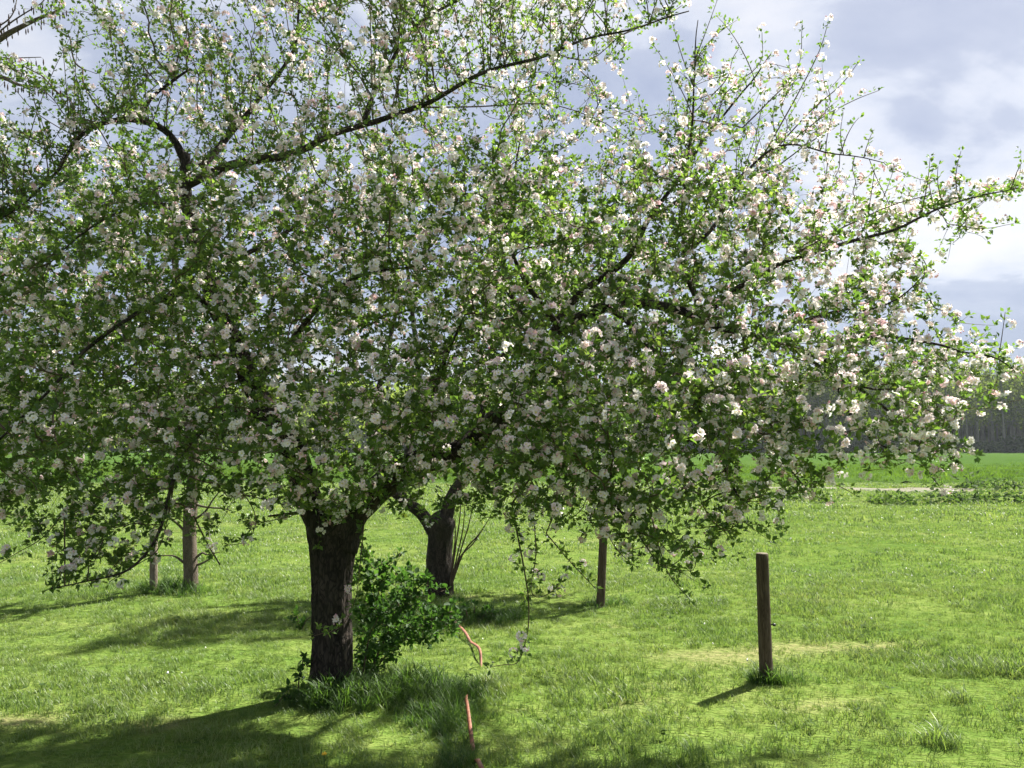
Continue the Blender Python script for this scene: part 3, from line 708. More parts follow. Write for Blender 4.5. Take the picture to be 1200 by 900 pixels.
# region the crown fills, in directions from the camera, with a depth at each place
crown = [(-110, 150), (-60, 40), (40, 60), (60, -160), (300, -230), (560, -190), (700, -20), (750, 40), (725, 110), (745, 150), (775, 140), (815, 60), (870, 90), (940, 75), (985, 100), (1000, 140), (940, 195), (985, 215), (1015, 250),
         (1130, 225), (1175, 235), (1150, 275), (1070, 320), (1080, 352), (1135, 385), (1180, 425), (1150, 500), (1110, 555), (1060, 552), (990, 560), (930, 585), (890, 610), (850, 650), (800, 685), (750, 655), (690, 640), (640, 640), (590, 622), (540, 598), (480, 600), (430, 590), (370, 612), (320, 600), (280, 618), (240, 575), (200, 610), (140, 640), (60, 640), (-60, 600), (-120, 400)]
N = 30000
px_ = rng.uniform(-130, 1150, N); py_ = rng.uniform(-240, 680, N)
k = inpoly(px_, py_, crown); px_, py_ = px_[k], py_[k]; ed = polydist(px_, py_, crown)
lit = np.clip(ed / 130, .12, 1) ** .6
dc = 5.05 - .25 * np.exp(-((px_ - 700) / 400) ** 2) + .15 * smooth(300, 0, py_) - .50 * smooth(320, 540, py_)
dep = dc + rng.uniform(-1.05, np.where((px_ > 580) & (py_ > 400), .55, 1.2), len(px_)) * lit
wgt = np.full(len(px_), .72)
wgt *= np.where(py_ < 200, .38, 1.0); wgt *= np.where((py_ > 340) & (py_ < 585), 1.35, 1.0); wgt *= np.where((py_ > 585), .5, 1.0); wgt *= np.where((px_ > 230) & (px_ < 560) & (py_ > 160) & (py_ < 430), 1.5, 1); wgt *= np.where((px_ < 340) & (py_ > 440) & (py_ < 585), 1.3, 1.0); wgt *= np.where(px_ > 900, np.where(ed < 40, .56, .60), 1); wgt *= np.where((px_ > 880) & (py_ > 420), .62, 1)
wgt *= np.where((px_ > 640) & (px_ < 800) & (py_ < 230), np.where(py_ > 140, 1.4, .8), 1); wgt *= np.where((px_ < 120) & (py_ < 330), .55, 1)
wgt *= np.where((px_ > 790) & (px_ < 1050) & (py_ < 330), 1.15, 1)
k = rng.uniform(0, 1, len(px_)) < wgt; px_, py_, dep = px_[k], py_[k], dep[k]
if len(px_) > 9200: px_, py_, dep = px_[:9200], py_[:9200], dep[:9200]
A = np.array([P(a, b, d_) for a, b, d_ in zip(px_, py_, dep)]); A = A[A[:, 2] > .55]
seeds = np.concatenate([resample(L, .10)[2:, :3] for L in LB if True])
def trop(p):
    z = p[:, 2]; v = np.zeros_like(p); v[:, 2] = np.where(z > 2.6, .35, np.where(z < 1.8, -.28, 0.0)); v[:, 0] = .30 * smooth(.8, 1.8, p[:, 0]) - .2 * smooth(-1.8, -2.8, p[:, 0]); return v
PA, par = colonise(seeds, None, A, trop=trop, dk=.132)
ns = len(seeds)
CH, rn = chains_of(PA, par, ns, .0022)
CH = [np.c_[c_[:, :3] + (rng.normal(0, .006, (len(c_), 3)) * (np.arange(len(c_)) > 0)[:, None]), c_[:, 3]] for c_ in CH]
SH = side_shoots(PA, par, ns, .66)
# straight upright water shoots on top of the limbs
WS = []
for li, n_, lo, hi in ((1, 50, .45, 1.1), (2, 40, .35, .9), (3, 26, .4, .9), (5, 26, .4, .9), (14, 14, .3, .8), (15, 10, .3, .6), (17, 7, .15, .4), (26, 8, .3, .7), (0, 8, .4, .9), (13, 12, .25, .7), (16, 8, .2, .4), (11, 10, .4, .8)):
    L = resample(LB[li], .02)
    for q in range(n_):
        p0 = L[rng.integers(int(len(L) * .12), len(L) - 2), :3]; d_ = unit(np.array((rng.normal(0, .27), rng.normal(0, .27), 1.0))); ln = rng.uniform(lo, hi); cv = rng.normal(0, .20, 3)
        WS.append(np.array([np.r_[p0 + d_ * ln * f_ + cv * ln * f_ * f_, .0042 - .0027 * f_] for f_ in np.linspace(0, 1, 8)]))
tw = Tubes()
for c_ in CH:
    s_ = smooth_line(c_, 2) if len(c_) > 2 else c_
    tw.add(s_, 5 if c_[:, 3].max() > .006 else 4, cap=False)
for c_ in SH: tw.add(c_, 3, cap=False)
for c_ in WS + TT: tw.add(c_, 5, cap=True)
obj('twigs', tw.mesh('twigs', TWIG), APPLE, kind='stuff')
s1, d1 = spurs_along(CH, .080); s2, d2 = spurs_along(SH, .075); s3, d3 = spurs_along(WS, .048, .01, .02); s4, d4 = spurs_along([t_ for i, t_ in enumerate(TT) if i not in (7, 8)], .055, .0075)
s5, d5 = spurs_along([L[len(L) // 2:] for i, L in enumerate(LB) if i not in (1, 15)], .06, .009, .055)
sp = np.concatenate([s1, s2, s4, s5]); dr = np.concatenate([d1, d2, d4, d5])
q = proj(sp)
pb = .21 + .12 * smooth(100, 300, q[:, 1]) - .10 * smooth(300, 80, q[:, 0]) + .14 * smooth(760, 1000, q[:, 0])
pb = np.clip(pb + .24 * np.array([mnoise.noise(Vector(a) * 2.3) for a in sp]), .03, .7)
bloom = rng.uniform(0, 1, len(sp)) < pb
emit_foliage(APPLE, np.concatenate([sp, s3]), np.concatenate([dr, d3]), np.r_[bloom, rng.uniform(0, 1, len(s3)) < .06], LEAF, (6, 11), (.025, .045), .50, parts=300, big=1.0 - .18 * smooth(2.9, 3.6, np.concatenate([sp, s3])[:, 2]), few=(1.0 - .42 * smooth(2.8, 3.6, np.concatenate([sp, s3])[:, 2])) * (1.0 - .32 * smooth(.9, 2.0, np.concatenate([sp, s3])[:, 0])))
print('APPLE nodes', len(PA), 'chains', len(CH), 'spurs', len(sp), len(s3), 'bloom', bloom.sum())

# ---- generic smaller trees
def grown_tree(root, limb_lists, poly, drange, nattr, leaf_m, bark, bloom_p, step=.10, dk=.18, shoots=.5, nl=(4, 7), Lr=(.03, .05), tint=.5, spacing=.07, flat=130., tropz=.1, parts=0):
    Ls = []
    for pts, r0, r1 in limb_lists:
        L = line_px(pts, r0, r1, 4); Ls.append(L); tb = Tubes(); tb.add(resample(L, .05), 12, bump=trunk_bump(.08, r0 * 77, 5)); obj('limb', tb.mesh('limb', bark), root)
    pl = np.asarray(poly, float); px = rng.uniform(pl[:, 0].min(), pl[:, 0].max(), nattr * 4); py = rng.uniform(pl[:, 1].min(), pl[:, 1].max(), nattr * 4)
    k = inpoly(px, py, poly); px, py = px[k][:nattr], py[k][:nattr]; ed = polydist(px, py, poly); lit = np.clip(ed / flat, .15, 1) ** .6
    dep = (drange[0] + drange[1]) / 2 + rng.uniform(-1, 1, len(px)) * lit * (drange[1] - drange[0]) / 2
    A = np.array([P(a, b, d_) for a, b, d_ in zip(px, py, dep)]); A = A[A[:, 2] > .35]
    seeds = np.concatenate([resample(L, .12)[2:, :3] for L in Ls])
    PA, par = colonise(seeds, None, A, step=step, dk=dk, di=1.0, iters=70, trop=lambda p: np.tile((0, 0, tropz), (len(p), 1)))
    CH, _ = chains_of(PA, par, len(seeds), .002); SH = side_shoots(PA, par, len(seeds), shoots, (.1, .28))
    tw = Tubes()
    for c_ in CH: tw.add(c_, 4, cap=False)
    for c_ in SH: tw.add(c_, 3, cap=False)
    obj('twigs', tw.mesh('twigs', bark), root, kind='stuff')
    a, b = spurs_along(CH, spacing, .01, .04); e, f_ = spurs_along(SH, spacing * .8, .01, .03)
    sp = np.concatenate([a, e]); dr = np.concatenate([b, f_])
    emit_foliage(root, sp, dr, rng.uniform(0, 1, len(sp)) < bloom_p, leaf_m, nl, Lr, tint, parts=parts)
    print(root.name, len(PA), len(sp))
D1 = 8.6
b_ = P(515, 690, D1); BACK = empty('apple_tree', (b_[0], D1, float(gz(b_[0], D1))))
tag(BACK, 'second apple tree with forked trunk behind the leafy shrub', 'tree')
tb = Tubes(); tb.add(resample(smooth_line([np.r_[P(a, b, D1), rpx(w_, D1)] for a, b, w_ in ((515, 712, 42), (515, 695, 34), (515, 660, 30), (516, 630, 29), (517, 612, 32), (517, 603, 22), (517, 598, 6))], 4), .03), 40, bump=trunk_bump(.08, 5.0, 9))
obj('trunk', tb.mesh('trunk', BARK), BACK)
grown_tree(BACK, [([(514, 632, D1), (494, 602, D1), (470, 584, D1), (448, 558, D1 - .1), (436, 500, D1 - .2), (450, 430, D1 - .2), (470, 340, D1)], .085, .02),
                  ([(518, 632, D1), (528, 585, D1), (545, 555, D1 + .1), (560, 500, D1 + .2), (575, 430, D1 + .3), (580, 340, D1 + .2), (570, 240, D1)], .088, .02),
                  ([(470, 584, D1), (480, 520, D1 + .4), (490, 440, D1 + .6), (480, 340, D1 + .6), (470, 240, D1 + .4)], .06, .015),
                  ([(560, 500, D1 + .2), (620, 450, D1), (690, 420, D1 - .2), (750, 430, D1 - .3)], .05, .012),
                  ([(575, 430, D1 + .3), (640, 370, D1 + .6), (700, 310, D1 + .8)], .04, .01)],
           [(545, 330), (550, 220), (570, 160), (620, 160), (690, 220), (770, 290), (830, 380), (830, 480), (760, 550), (660, 560), (600, 555), (555, 540), (520, 490), (535, 430)],
           (8.0, 10.2), 1200, LEAF2, BARK, .10, nl=(5, 8), Lr=(.04, .065), tint=.75, spacing=.075)
for (x1, y1, x2, y2) in ((536, 650, 545, 590), (540, 645, 556, 580), (534, 640, 540, 570), (543, 648, 575, 605), (538, 655, 566, 620), (530, 660, 533, 600)):
    L = smooth_line([np.r_[P(527, 692, D1 - .1), .011], np.r_[P(x1, y1, D1 - .15), .009], np.r_[P((x1 + x2) / 2 + 2, (y1 + y2) / 2, D1 - .2), .007], np.r_[P(x2, y2, D1 - .25), .003]], 4)
    tb = Tubes(); tb.add(L, 6); obj('sucker', tb.mesh('sucker', TWIG), BACK)

D2 = 8.5
b_ = P(224, 696, D2); YOUNG = empty('fruit_tree', (b_[0], D2, float(gz(b_[0], D2))))
tag(YOUNG, 'slender straight-trunked fruit tree with dense green crown beside the thin grey stake', 'tree')
tb = Tubes(); tb.add(resample(smooth_line([np.r_[P(a, b, D2), rpx(w_, D2)] for a, b, w_ in ((224, 712, 24), (224, 697, 18), (223, 660, 15.5), (222, 620, 15), (224, 590, 15), (227, 555, 14), (225, 500, 13), (218, 440, 12), (210, 370, 10), (205, 300, 7), (204, 230, 4))], 4), .04), 26, bump=trunk_bump(.06, 8.0, 6))
obj('trunk', tb.mesh('trunk', YBARK), YOUNG)
for pts in ([(219, 625), (206, 612), (194, 604), (180, 600), (172, 592)], [(219, 662), (207, 653), (200, 651), (186, 651)], [(228, 655), (237, 648), (243, 650), (257, 647)], [(229, 663), (239, 659), (248, 653), (252, 648)], [(226, 590), (240, 594), (262, 596), (270, 598)], [(226, 610), (240, 600), (250, 585), (262, 570)]):
    L = line_px([(a, b, D2 - .02 * i) for i, (a, b) in enumerate(pts)], .016, .005); tb = Tubes(); tb.add(L, 6); obj('dead_branch', tb.mesh('dead_branch', YBARK), YOUNG)
grown_tree(YOUNG, [([(222, 480, D2), (180, 430, D2 - .2), (130, 390, D2 - .3), (70, 370, D2 - .3)], .05, .012), ([(218, 440, D2), (260, 390, D2), (300, 340, D2 + .1)], .045, .012), ([(212, 380, D2), (170, 320, D2 + .3), (130, 260, D2 + .5), (100, 220, D2 + .5)], .045, .012),
                   ([(208, 340, D2), (240, 280, D2 + .2), (270, 220, D2 + .2), (290, 180, D2 + .2)], .035, .01), ([(222, 500, D2), (150, 480, D2 + .4), (80, 470, D2 + .6), (20, 460, D2 + .7)], .045, .012), ([(205, 300, D2), (190, 240, D2), (160, 180, D2)], .03, .01)],
           [(-30, 380), (0, 290), (60, 230), (110, 160), (180, 140), (230, 190), (255, 260), (270, 340), (275, 450), (265, 520), (230, 555), (170, 560), (90, 560), (10, 520), (-40, 450)],
           (7.8, 9.2), 620, LEAF2, YBARK, .05, nl=(5, 8), Lr=(.04, .062), tint=.4, spacing=.08)

# ---- bare tree at the left edge, only its twig ends reach the picture
DB = 6.3
bx = P(-330, 640, DB); BARE = empty('alder_tree', (bx[0], DB, float(gz(bx[0], DB))))
tag(BARE, 'bare grey branches with hanging dark catkins in the top left corner', 'tree')
tb = Tubes(); tb.add(resample(smooth_line([(bx[0], DB, -.05, .16), (bx[0] + .03, DB, .8, .13), (bx[0] - .02, DB + .05, 2.0, .12), (bx[0] + .05, DB, 3.4, .10), (bx[0] + .1, DB, 5.0, .07), (bx[0] + .05, DB, 6.4, .03)], 5), .06), 24, bump=trunk_bump(.06, 2.0, 6)); obj('trunk', tb.mesh('trunk', YBARK), BARE)
bl = [([(-318, 150, DB), (-200, 95, DB - .1), (-90, 70, DB - .2), (-20, 55, DB - .25), (12, 38, DB - .25), (40, 24, DB - .25), (62, 15, DB - .25), (76, 8, DB - .25)], .05, .004),
      ([(-322, 170, DB), (-180, 110, DB - .2), (-60, 75, DB - .3), (0, 77, DB - .3), (22, 84, DB - .3), (42, 92, DB - .3)], .04, .003),
      ([(-322, 190, DB), (-180, 130, DB - .3), (-60, 80, DB - .35), (0, 90, DB - .35), (18, 98, DB - .35), (34, 101, DB - .35), (70, 102, DB - .35)], .04, .003),
      ([(-60, 75, DB - .3), (0, 70, DB - .3), (20, 68, DB - .3), (48, 67, DB - .3)], .008, .003), ([(-20, 55, DB - .25), (8, 30, DB - .3), (30, 15, DB - .3), (48, 4, DB - .3), (60, -12, DB - .3)], .008, .003),
      ([(-200, 95, DB), (-120, 20, DB), (-50, -30, DB), (20, -70, DB)], .03, .004), ([(34, 101, DB - .35), (39, 94, DB - .35), (41, 88, DB - .35)], .003, .002), ([(-60, 62, DB - .2), (0, 30, DB - .2), (16, 14, DB - .2), (20, -5, DB - .2)], .008, .003)]
ct = Tubes(); 
for pts, r0, r1 in bl:
    L = line_px(pts, r0, r1); tb = Tubes(); tb.add(L, 6); obj('limb', tb.mesh('limb', YBARK), BARE)
    R_ = resample(L, .05)
    for q in R_[len(R_) // 3:]:
        for _ in range(rng.integers(1, 3)):
            s = q[:3] + np.r_[rng.normal(0, .02, 2), 0]; h = rng.uniform(.03, .05); ct.add(np.array([np.r_[q[:3], .001], np.r_[s + (0, 0, -.02), .001], np.r_[s + (0, 0, -.025), .004], np.r_[s + (.002, 0, -.03 - h * .5), .006], np.r_[s + (.004, 0, -.03 - h), .002]]), 5)
obj('catkins', ct.mesh('catkins', barkmat('catkin', (.02, .014, .012), (.045, .03, .025), (.08, .05, .04), 60, .2)), BARE, kind='stuff')

# ------------------------------------------------------------------ shrub, ivy and small plants at the trunk
def bush(name, label, cat, base, stems, poly, dr, nattr, leafm, L=(.04, .065), nl=(4, 7), spacing=.05, tint=.5, step=.06, dk=.09):
    root = empty(name, (base[0], base[1], float(gz(base[0], base[1])))); tag(root, label, cat)
    Ls = [line_px(s_, .007, .003) for s_ in stems]; tb = Tubes()
    for s_ in Ls: tb.add(s_, 6)
    pl = np.asarray(poly, float); px = rng.uniform(pl[:, 0].min(), pl[:, 0].max(), nattr * 4); py = rng.uniform(pl[:, 1].min(), pl[:, 1].max(), nattr * 4)
    k = inpoly(px, py, poly); px, py = px[k][:nattr], py[k][:nattr]; lit = np.clip(polydist(px, py, poly) / 40, .2, 1)
    dep = (dr[0] + dr[1]) / 2 + rng.uniform(-1, 1, len(px)) * lit * (dr[1] - dr[0]) / 2
    A = np.array([P(a, b, d_) for a, b, d_ in zip(px, py, dep)]); A = A[A[:, 2] > gz(A[:, 0], A[:, 1]) + .03]
    seeds = np.concatenate([resample(s_, .05)[1:, :3] for s_ in Ls])
    PA, par = colonise(seeds, None, A, step=step, dk=dk, di=.6, iters=50, trop=lambda p: np.tile((0, 0, .12), (len(p), 1)))
    CH, _ = chains_of(PA, par, len(seeds), .0015)
    for c_ in CH: tb.add(c_, 4, cap=False)
    obj('stems', tb.mesh('stems', TWIG), root, kind='stuff')
    a, b = spurs_along(CH + Ls, spacing, .02, .03)
    emit_foliage(root, a, b, None, leafm, nl, L, tint, wr=(.55, .75), full=True)
    return root
SX = P(428, 800, 5.35)
bush('leafy_shrub', 'leafy dark green shrub growing against the right side of the big trunk', 'shrub', SX,
     [[(426, 803, 5.35), (430, 760, 5.35), (440, 710, 5.35), (450, 668, 5.35)], [(428, 803, 5.35), (450, 750, 5.35), (480, 700, 5.35), (500, 680, 5.4)], [(428, 803, 5.4), (455, 765, 5.5), (490, 735, 5.5), (522, 720, 5.5)], [(424, 800, 5.3), (432, 750, 5.15), (445, 720, 5.1)], [(430, 800, 5.4), (470, 700, 5.8), (480, 670, 5.8)]],
     [(412, 655), (428, 640), (446, 655), (470, 648), (487, 655), (496, 685), (522, 688), (542, 705), (542, 742), (515, 758), (478, 772), (455, 788), (432, 808), (410, 803)], (4.95, 5.95), 800, SHRUBLEAF, (.028, .056), (5, 8), .042, tint=.45)
IX = P(345, 822, 4.95)
bush('ivy', 'low ivy and weeds hugging the left foot of the big trunk', 'creeper', IX, [[(352, 826, 4.95), (350, 800, 4.95), (356, 770, 4.95)], [(350, 826, 4.9), (335, 815, 4.85), (322, 828, 4.8)], [(356, 826, 4.85), (375, 812, 4.85), (385, 800, 4.85)]],
     [(358, 762), (364, 790), (368, 822), (392, 836), (312, 838), (318, 815), (336, 803), (346, 778)], (4.70, 5.0), 170, SHRUBLEAF, (.03, .05), (4, 7), tint=.35)
TX = P(352, 742, 6.9)
bush('sapling', 'small feathery seedling standing in the grass left of the big trunk', 'plant', TX, [[(352, 742, 6.9), (350, 730, 6.9), (346, 716, 6.9)], [(352, 742, 6.9), (358, 728, 6.9), (366, 722, 6.9)]], [(332, 728), (345, 712), (368, 718), (366, 735), (345, 738)], (6.7, 7.1), 50, SHRUBLEAF, (.04, .07), (3, 5))
NX = P(555, 722, 7.3)
bush('nettle_clump', 'low dark nettle clump behind the shrub, next to the rusty strip', 'plant', NX, [[(548, 725, 7.2), (545, 712, 7.2), (540, 706, 7.2)], [(565, 725, 7.2), (570, 715, 7.2)], [(556, 724, 7.3), (556, 710, 7.3)]], [(532, 722), (538, 708), (556, 706), (580, 714), (586, 726), (535, 728)], (7.0, 7.6), 60, SHRUBLEAF, (.04, .06), (3, 5), tint=.3)

# ------------------------------------------------------------------ posts
def post(name, label, px, ytop, ybot, wpx, d, mat, group, lean_px=0, seed=0.0, flat_top=True):
    q0, q1 = P(px, ybot, d), P(px + lean_px, ytop, d); r = rpx(wpx, d); z0 = float(gz(q0[0], d))
    root = empty(name, (q0[0], d, z0)); tag(root, label, 'post', group)
    n = 26; f_ = np.linspace(0, 1, n)
    pts = np.c_[q0[0] + (q1[0] - q0[0]) * f_, np.full(n, d), z0 - .08 + (q1[2] - z0 + .08) * f_, r * (1.06 - .08 * f_)]
    pts = np.vstack([pts, pts[-1] + np.array((0, 0, .006, -r * .12))])
    tb = Tubes(); tb.add(pts, 28, bump=trunk_bump(.035, seed, 7)); obj('shaft', tb.mesh('shaft', mat), root)
    return root, pts
RP, pp_ = post('wooden_post', 'thick dark round wooden post standing alone on the right lawn', 898, 650, 793, 14.5, 5.42, WOOD, 'wooden posts in the grass', -5, 1.0)
q = P(906, 732, 5.40); tb = Tubes(); tb.add(np.array([np.r_[q + (-.02, 0, 0), .004], np.r_[q + (-.002, 0, 0), .004], np.r_[q + (0, 0, 0), .010], np.r_[q + (.012, 0, -.002), .011], np.r_[q + (.018, 0, -.002), .006]]), 10)
m, t, out = newmat('black_plastic'); pr = t.add('ShaderNodeBsdfPrincipled'); pr.inputs['Base Color'].default_value = (.015, .015, .015, 1); pr.inputs['Roughness'].default_value = .45; t.link(pr.outputs[0], out.inputs[0])

ins = tb; tb = Tubes(); e_ = pp_[-2]; tb.add(np.array([(e_[0], e_[1], e_[2] + .004, e_[3] * .93), (e_[0], e_[1], e_[2] + .0085, e_[3] * .93), (e_[0], e_[1], e_[2] + .011, e_[3] * .80)]), 20); obj('end_grain', tb.mesh('end_grain', GREYWOOD), RP, label='paler sawn top of the post'); tb = ins
obj('insulator', tb.mesh('insulator', m), RP, label='small black fence insulator')
post('wooden_post', 'slim dark wooden post under the drooping branches right of centre', 703, 608, 706, 9.5, 7.9, WOOD, 'wooden posts in the grass', 5, 4.0)
post('wooden_post', 'thin weathered grey stake left of the slender fruit tree trunk', 180, 621, 697, 8.5, 8.45, GREYWOOD, 'wooden posts in the grass', 0, 7.0)
post('wooden_post', 'tiny thin stake out on the sandy track', 951, 552, 580, 1.6, 27.5, GREYWOOD, 'wooden posts in the grass', 0, 9.0)

# ------------------------------------------------------------------ rusty edging strip half lost in the grass
m, t, out = newmat('rusty_strip'); g = t.add('ShaderNodeNewGeometry'); n1 = t.noise(g.outputs['Position'], 18, 5, .6)
pr = t.add('ShaderNodeBsdfPrincipled'); pr.inputs['Roughness'].default_value = .55
t.link(t.ramp(n1, [(.3, (.13, .048, .026)), (.5, (.25, .095, .052)), (.7, (.30, .16, .105))]), pr.inputs['Base Color']); t.link(pr.outputs[0], out.inputs[0]); RUST = m
line = [(524, 715, 7.4, .05), (531, 724, 7.1, .075), (545, 741, 6.6, .06), (551, 748, 6.4, .04), (557, 756, 6.2, .055), (563, 767, 5.9, .06), (562, 780, 5.6, -.01), (552, 803, 5.2, -.02), (546, 818, 4.9, .075), (549, 842, 4.55, .085), (553, 862, 4.25, .05), (556, 873, 4.1, -.01), (559, 884, 4.0, .05), (566, 905, 3.8, .07), (574, 940, 3.45, .05)]
pts = np.array([[*P(a, b, d_)[:2], h_, 0] for a, b, d_, h_ in line]); pts = resample(smooth_line(np.c_[pts[:, :2], pts[:, 2] + .2, np.full(len(pts), .1)], 6), .02); pts[:, 2] += .006 * np.sin(np.linspace(0, 40, len(pts))) - .016
hw = .011
tan = unit(np.gradient(pts[:, :3] * (1, 1, .2), axis=0)); sd_ = np.stack([tan[:, 1], -tan[:, 0], np.zeros(len(pts))], 1)
ang = -.45 + .22 * np.sin(np.linspace(0, 9, len(pts))); dirw = sd_ * np.cos(ang)[:, None] + np.array((0, 0, 1)) * np.sin(ang)[:, None]
cen = np.c_[pts[:, :2], gz(pts[:, 0], pts[:, 1]) + pts[:, 2] - .2]; nrm = np.cross(tan, dirw)
V = np.stack([cen - dirw * hw + nrm * .0015, cen + dirw * hw + nrm * .0015, cen + dirw * hw - nrm * .0015, cen - dirw * hw - nrm * .0015], 1)
n = len(pts); i = np.arange(n - 1)[:, None] * 4; Q = np.concatenate([np.c_[i + a, i + b, i + 4 + b, i + 4 + a] for a, b in ((0, 1), (1, 2), (2, 3), (3, 0))])
STRIP = obj('edging_strip', mesh('edging_strip', V.reshape(-1, 3), quads=Q, mat=RUST)); tag(STRIP, 'twisted rust-orange flat strip snaking through the long grass', 'strip')

# ------------------------------------------------------------------ weeds, flowers in the meadow
WEED = leafmat('weed_leaf', [(0, (.035, .065, .025)), (1, (.085, .13, .03))], (1.8, 2.0, 1.0), .35, .7, .05)
def weed_mesh(seed, nleaf=150, w_=.6, h_=.35, L=(.08, .16)):
    o_ = rng.normal(0, 1, (nleaf, 3)) * np.array((w_ / 2.2, w_ / 3, 0)) + np.c_[np.zeros((nleaf, 2)), np.abs(rng.normal(0, h_ / 2, nleaf))]
    ln = rng.uniform(*L, nleaf); V, Q, tt = leaf_arrays(o_, unit(rand_unit(nleaf) + (0, 0, .6)), unit(rand_unit(nleaf) + (0, 0, .7)), ln, ln * .5, tint=rng.uniform(0, 1, nleaf)); return mesh('weed_clump', V, quads=Q, mat=WEED, attrs={'tint': tt})
WM = [weed_mesh(s) for s in range(4)]
WL = ('low weed clump at the left end of the pale sandy track', 'small weed clump beside the thin stake by the track', 'dark weed clump under the lowest hanging blossom twig, in front of the track', 'broad weed clump in front of the middle of the track',
      'flat weed clump just right of the hanging blossom twig', 'biggest dark weed clump beyond the right end of the track', 'wide weed clump at the right edge of the photo, on the crop side', 'dark weed clump in front of the biggest one, right of the track', 'weed clump in the rough strip, cut by the right edge of the photo')
for k_, (a, b, sx) in enumerate(((930, 588, .8), (965, 589, .8), (1040, 588, 1.3), (1062, 590, 1.0), (1112, 588, 1.3), (1142, 573, 1.7), (1180, 575, 1.5), (1146, 588, 1.2), (1190, 590, 1.3))):
    d_ = 1.76 * F / (b - HOR); q = P(a, b, d_); o = empty('weed_clump', (q[0], d_, float(gz(q[0], d_))), rng.uniform(0, 6)); o.scale = (sx * 1.4, sx, sx * .8)
    tag(o, WL[k_], 'weed', 'weed clumps beside the farm track')
    c_ = bpy.data.objects.new('leaves', WM[k_ % 4]); COL.objects.link(c_); c_.parent = o; c_['kind'] = 'stuff'
x, y = wedge(1500, 3.6, 16); k = (vnoise(x, y, .7, 31.0) > .05) & (bare(x, y) < .5); x, y = x[k], y[k]; k_ = rng.integers(4, 9, len(x)); idx = np.repeat(np.arange(len(x)), k_); n = len(idx)
a = rng.uniform(0, 2 * PI, n); sz = rng.uniform(.6, 1.4, len(x))[idx]; o_ = np.c_[x[idx] + np.cos(a) * .01, y[idx] + np.sin(a) * .01, gz(x[idx], y[idx]) + rng.uniform(.03, .055, n)]
L = rng.uniform(.022, .045, n) * sz; V, Q, tt = leaf_arrays(o_, np.c_[np.cos(a), np.sin(a), rng.uniform(.0, .35, n)], np.tile((0, 0, 1.0), (n, 1)) + rng.normal(0, .2, (n, 3)), L, L * rng.uniform(.28, .5, n), tint=rng.uniform(.2, 1, n))
obj('meadow_weeds', mesh('meadow_weeds', V, quads=Q, mat=WEED, attrs={'tint': tt}), kind='stuff', label='small broad-leaved weeds low in the lawn grass')
m, t, out = newmat('daisy_white'); pr = t.add('ShaderNodeBsdfPrincipled'); pr.inputs['Base Color'].default_value = (.80, .80, .76, 1); pr.inputs['Roughness'].default_value = .7; t.link(pr.outputs[0], out.inputs[0]); WHITE = m
x, y = wedge(300, 4.8, 20); k = (vnoise(x, y, .35, 12.0) > .0) | (rng.uniform(0, 1, len(x)) < .2); x, y = x[k], y[k]
hh = rng.uniform(.06, .10, len(x)); V, T, tt = bud_arrays(np.c_[x, y, gz(x, y) + hh], np.tile((0, 0, 1.0), (len(x), 1)) + rng.normal(0, .3, (len(x), 3)), rng.uniform(.005, .009, len(x)) * (1 + y / 20), np.ones(len(x)))
obj('daisies', mesh('daisies', V, tris=T, mat=WHITE), kind='stuff', label='tiny white daisies and seed heads dotted over the pasture')
m, t, out = newmat('dandelion_yellow'); pr = t.add('ShaderNodeBsdfPrincipled'); pr.inputs['Base Color'].default_value = (.75, .48, .02, 1); t.link(pr.outputs[0], out.inputs[0]); YEL = m
q = P(380, 893, 1.6 * F / (893 - HOR)); DN = empty('dandelion', (q[0], q[1], float(gz(q[0], q[1])))); tag(DN, 'single yellow dandelion in shaded grass at the bottom edge', 'flower')
V, Q, tt, T = flower_arrays(np.repeat([[q[0], q[1], DN.location.z + .09]], 4, 0), np.tile((0, -.3, 1.0), (4, 1)), np.array((.014, .012, .009, .007)), np.ones(4)); obj('flower_head', mesh('flower_head', V, tris=T, quads=Q, mat=YEL), DN)
tb = Tubes(); tb.add(np.array([(q[0], q[1], DN.location.z - .01, .002), (q[0], q[1], DN.location.z + .088, .002)]), 5); obj('stem', tb.mesh('stem', TALLG), DN)

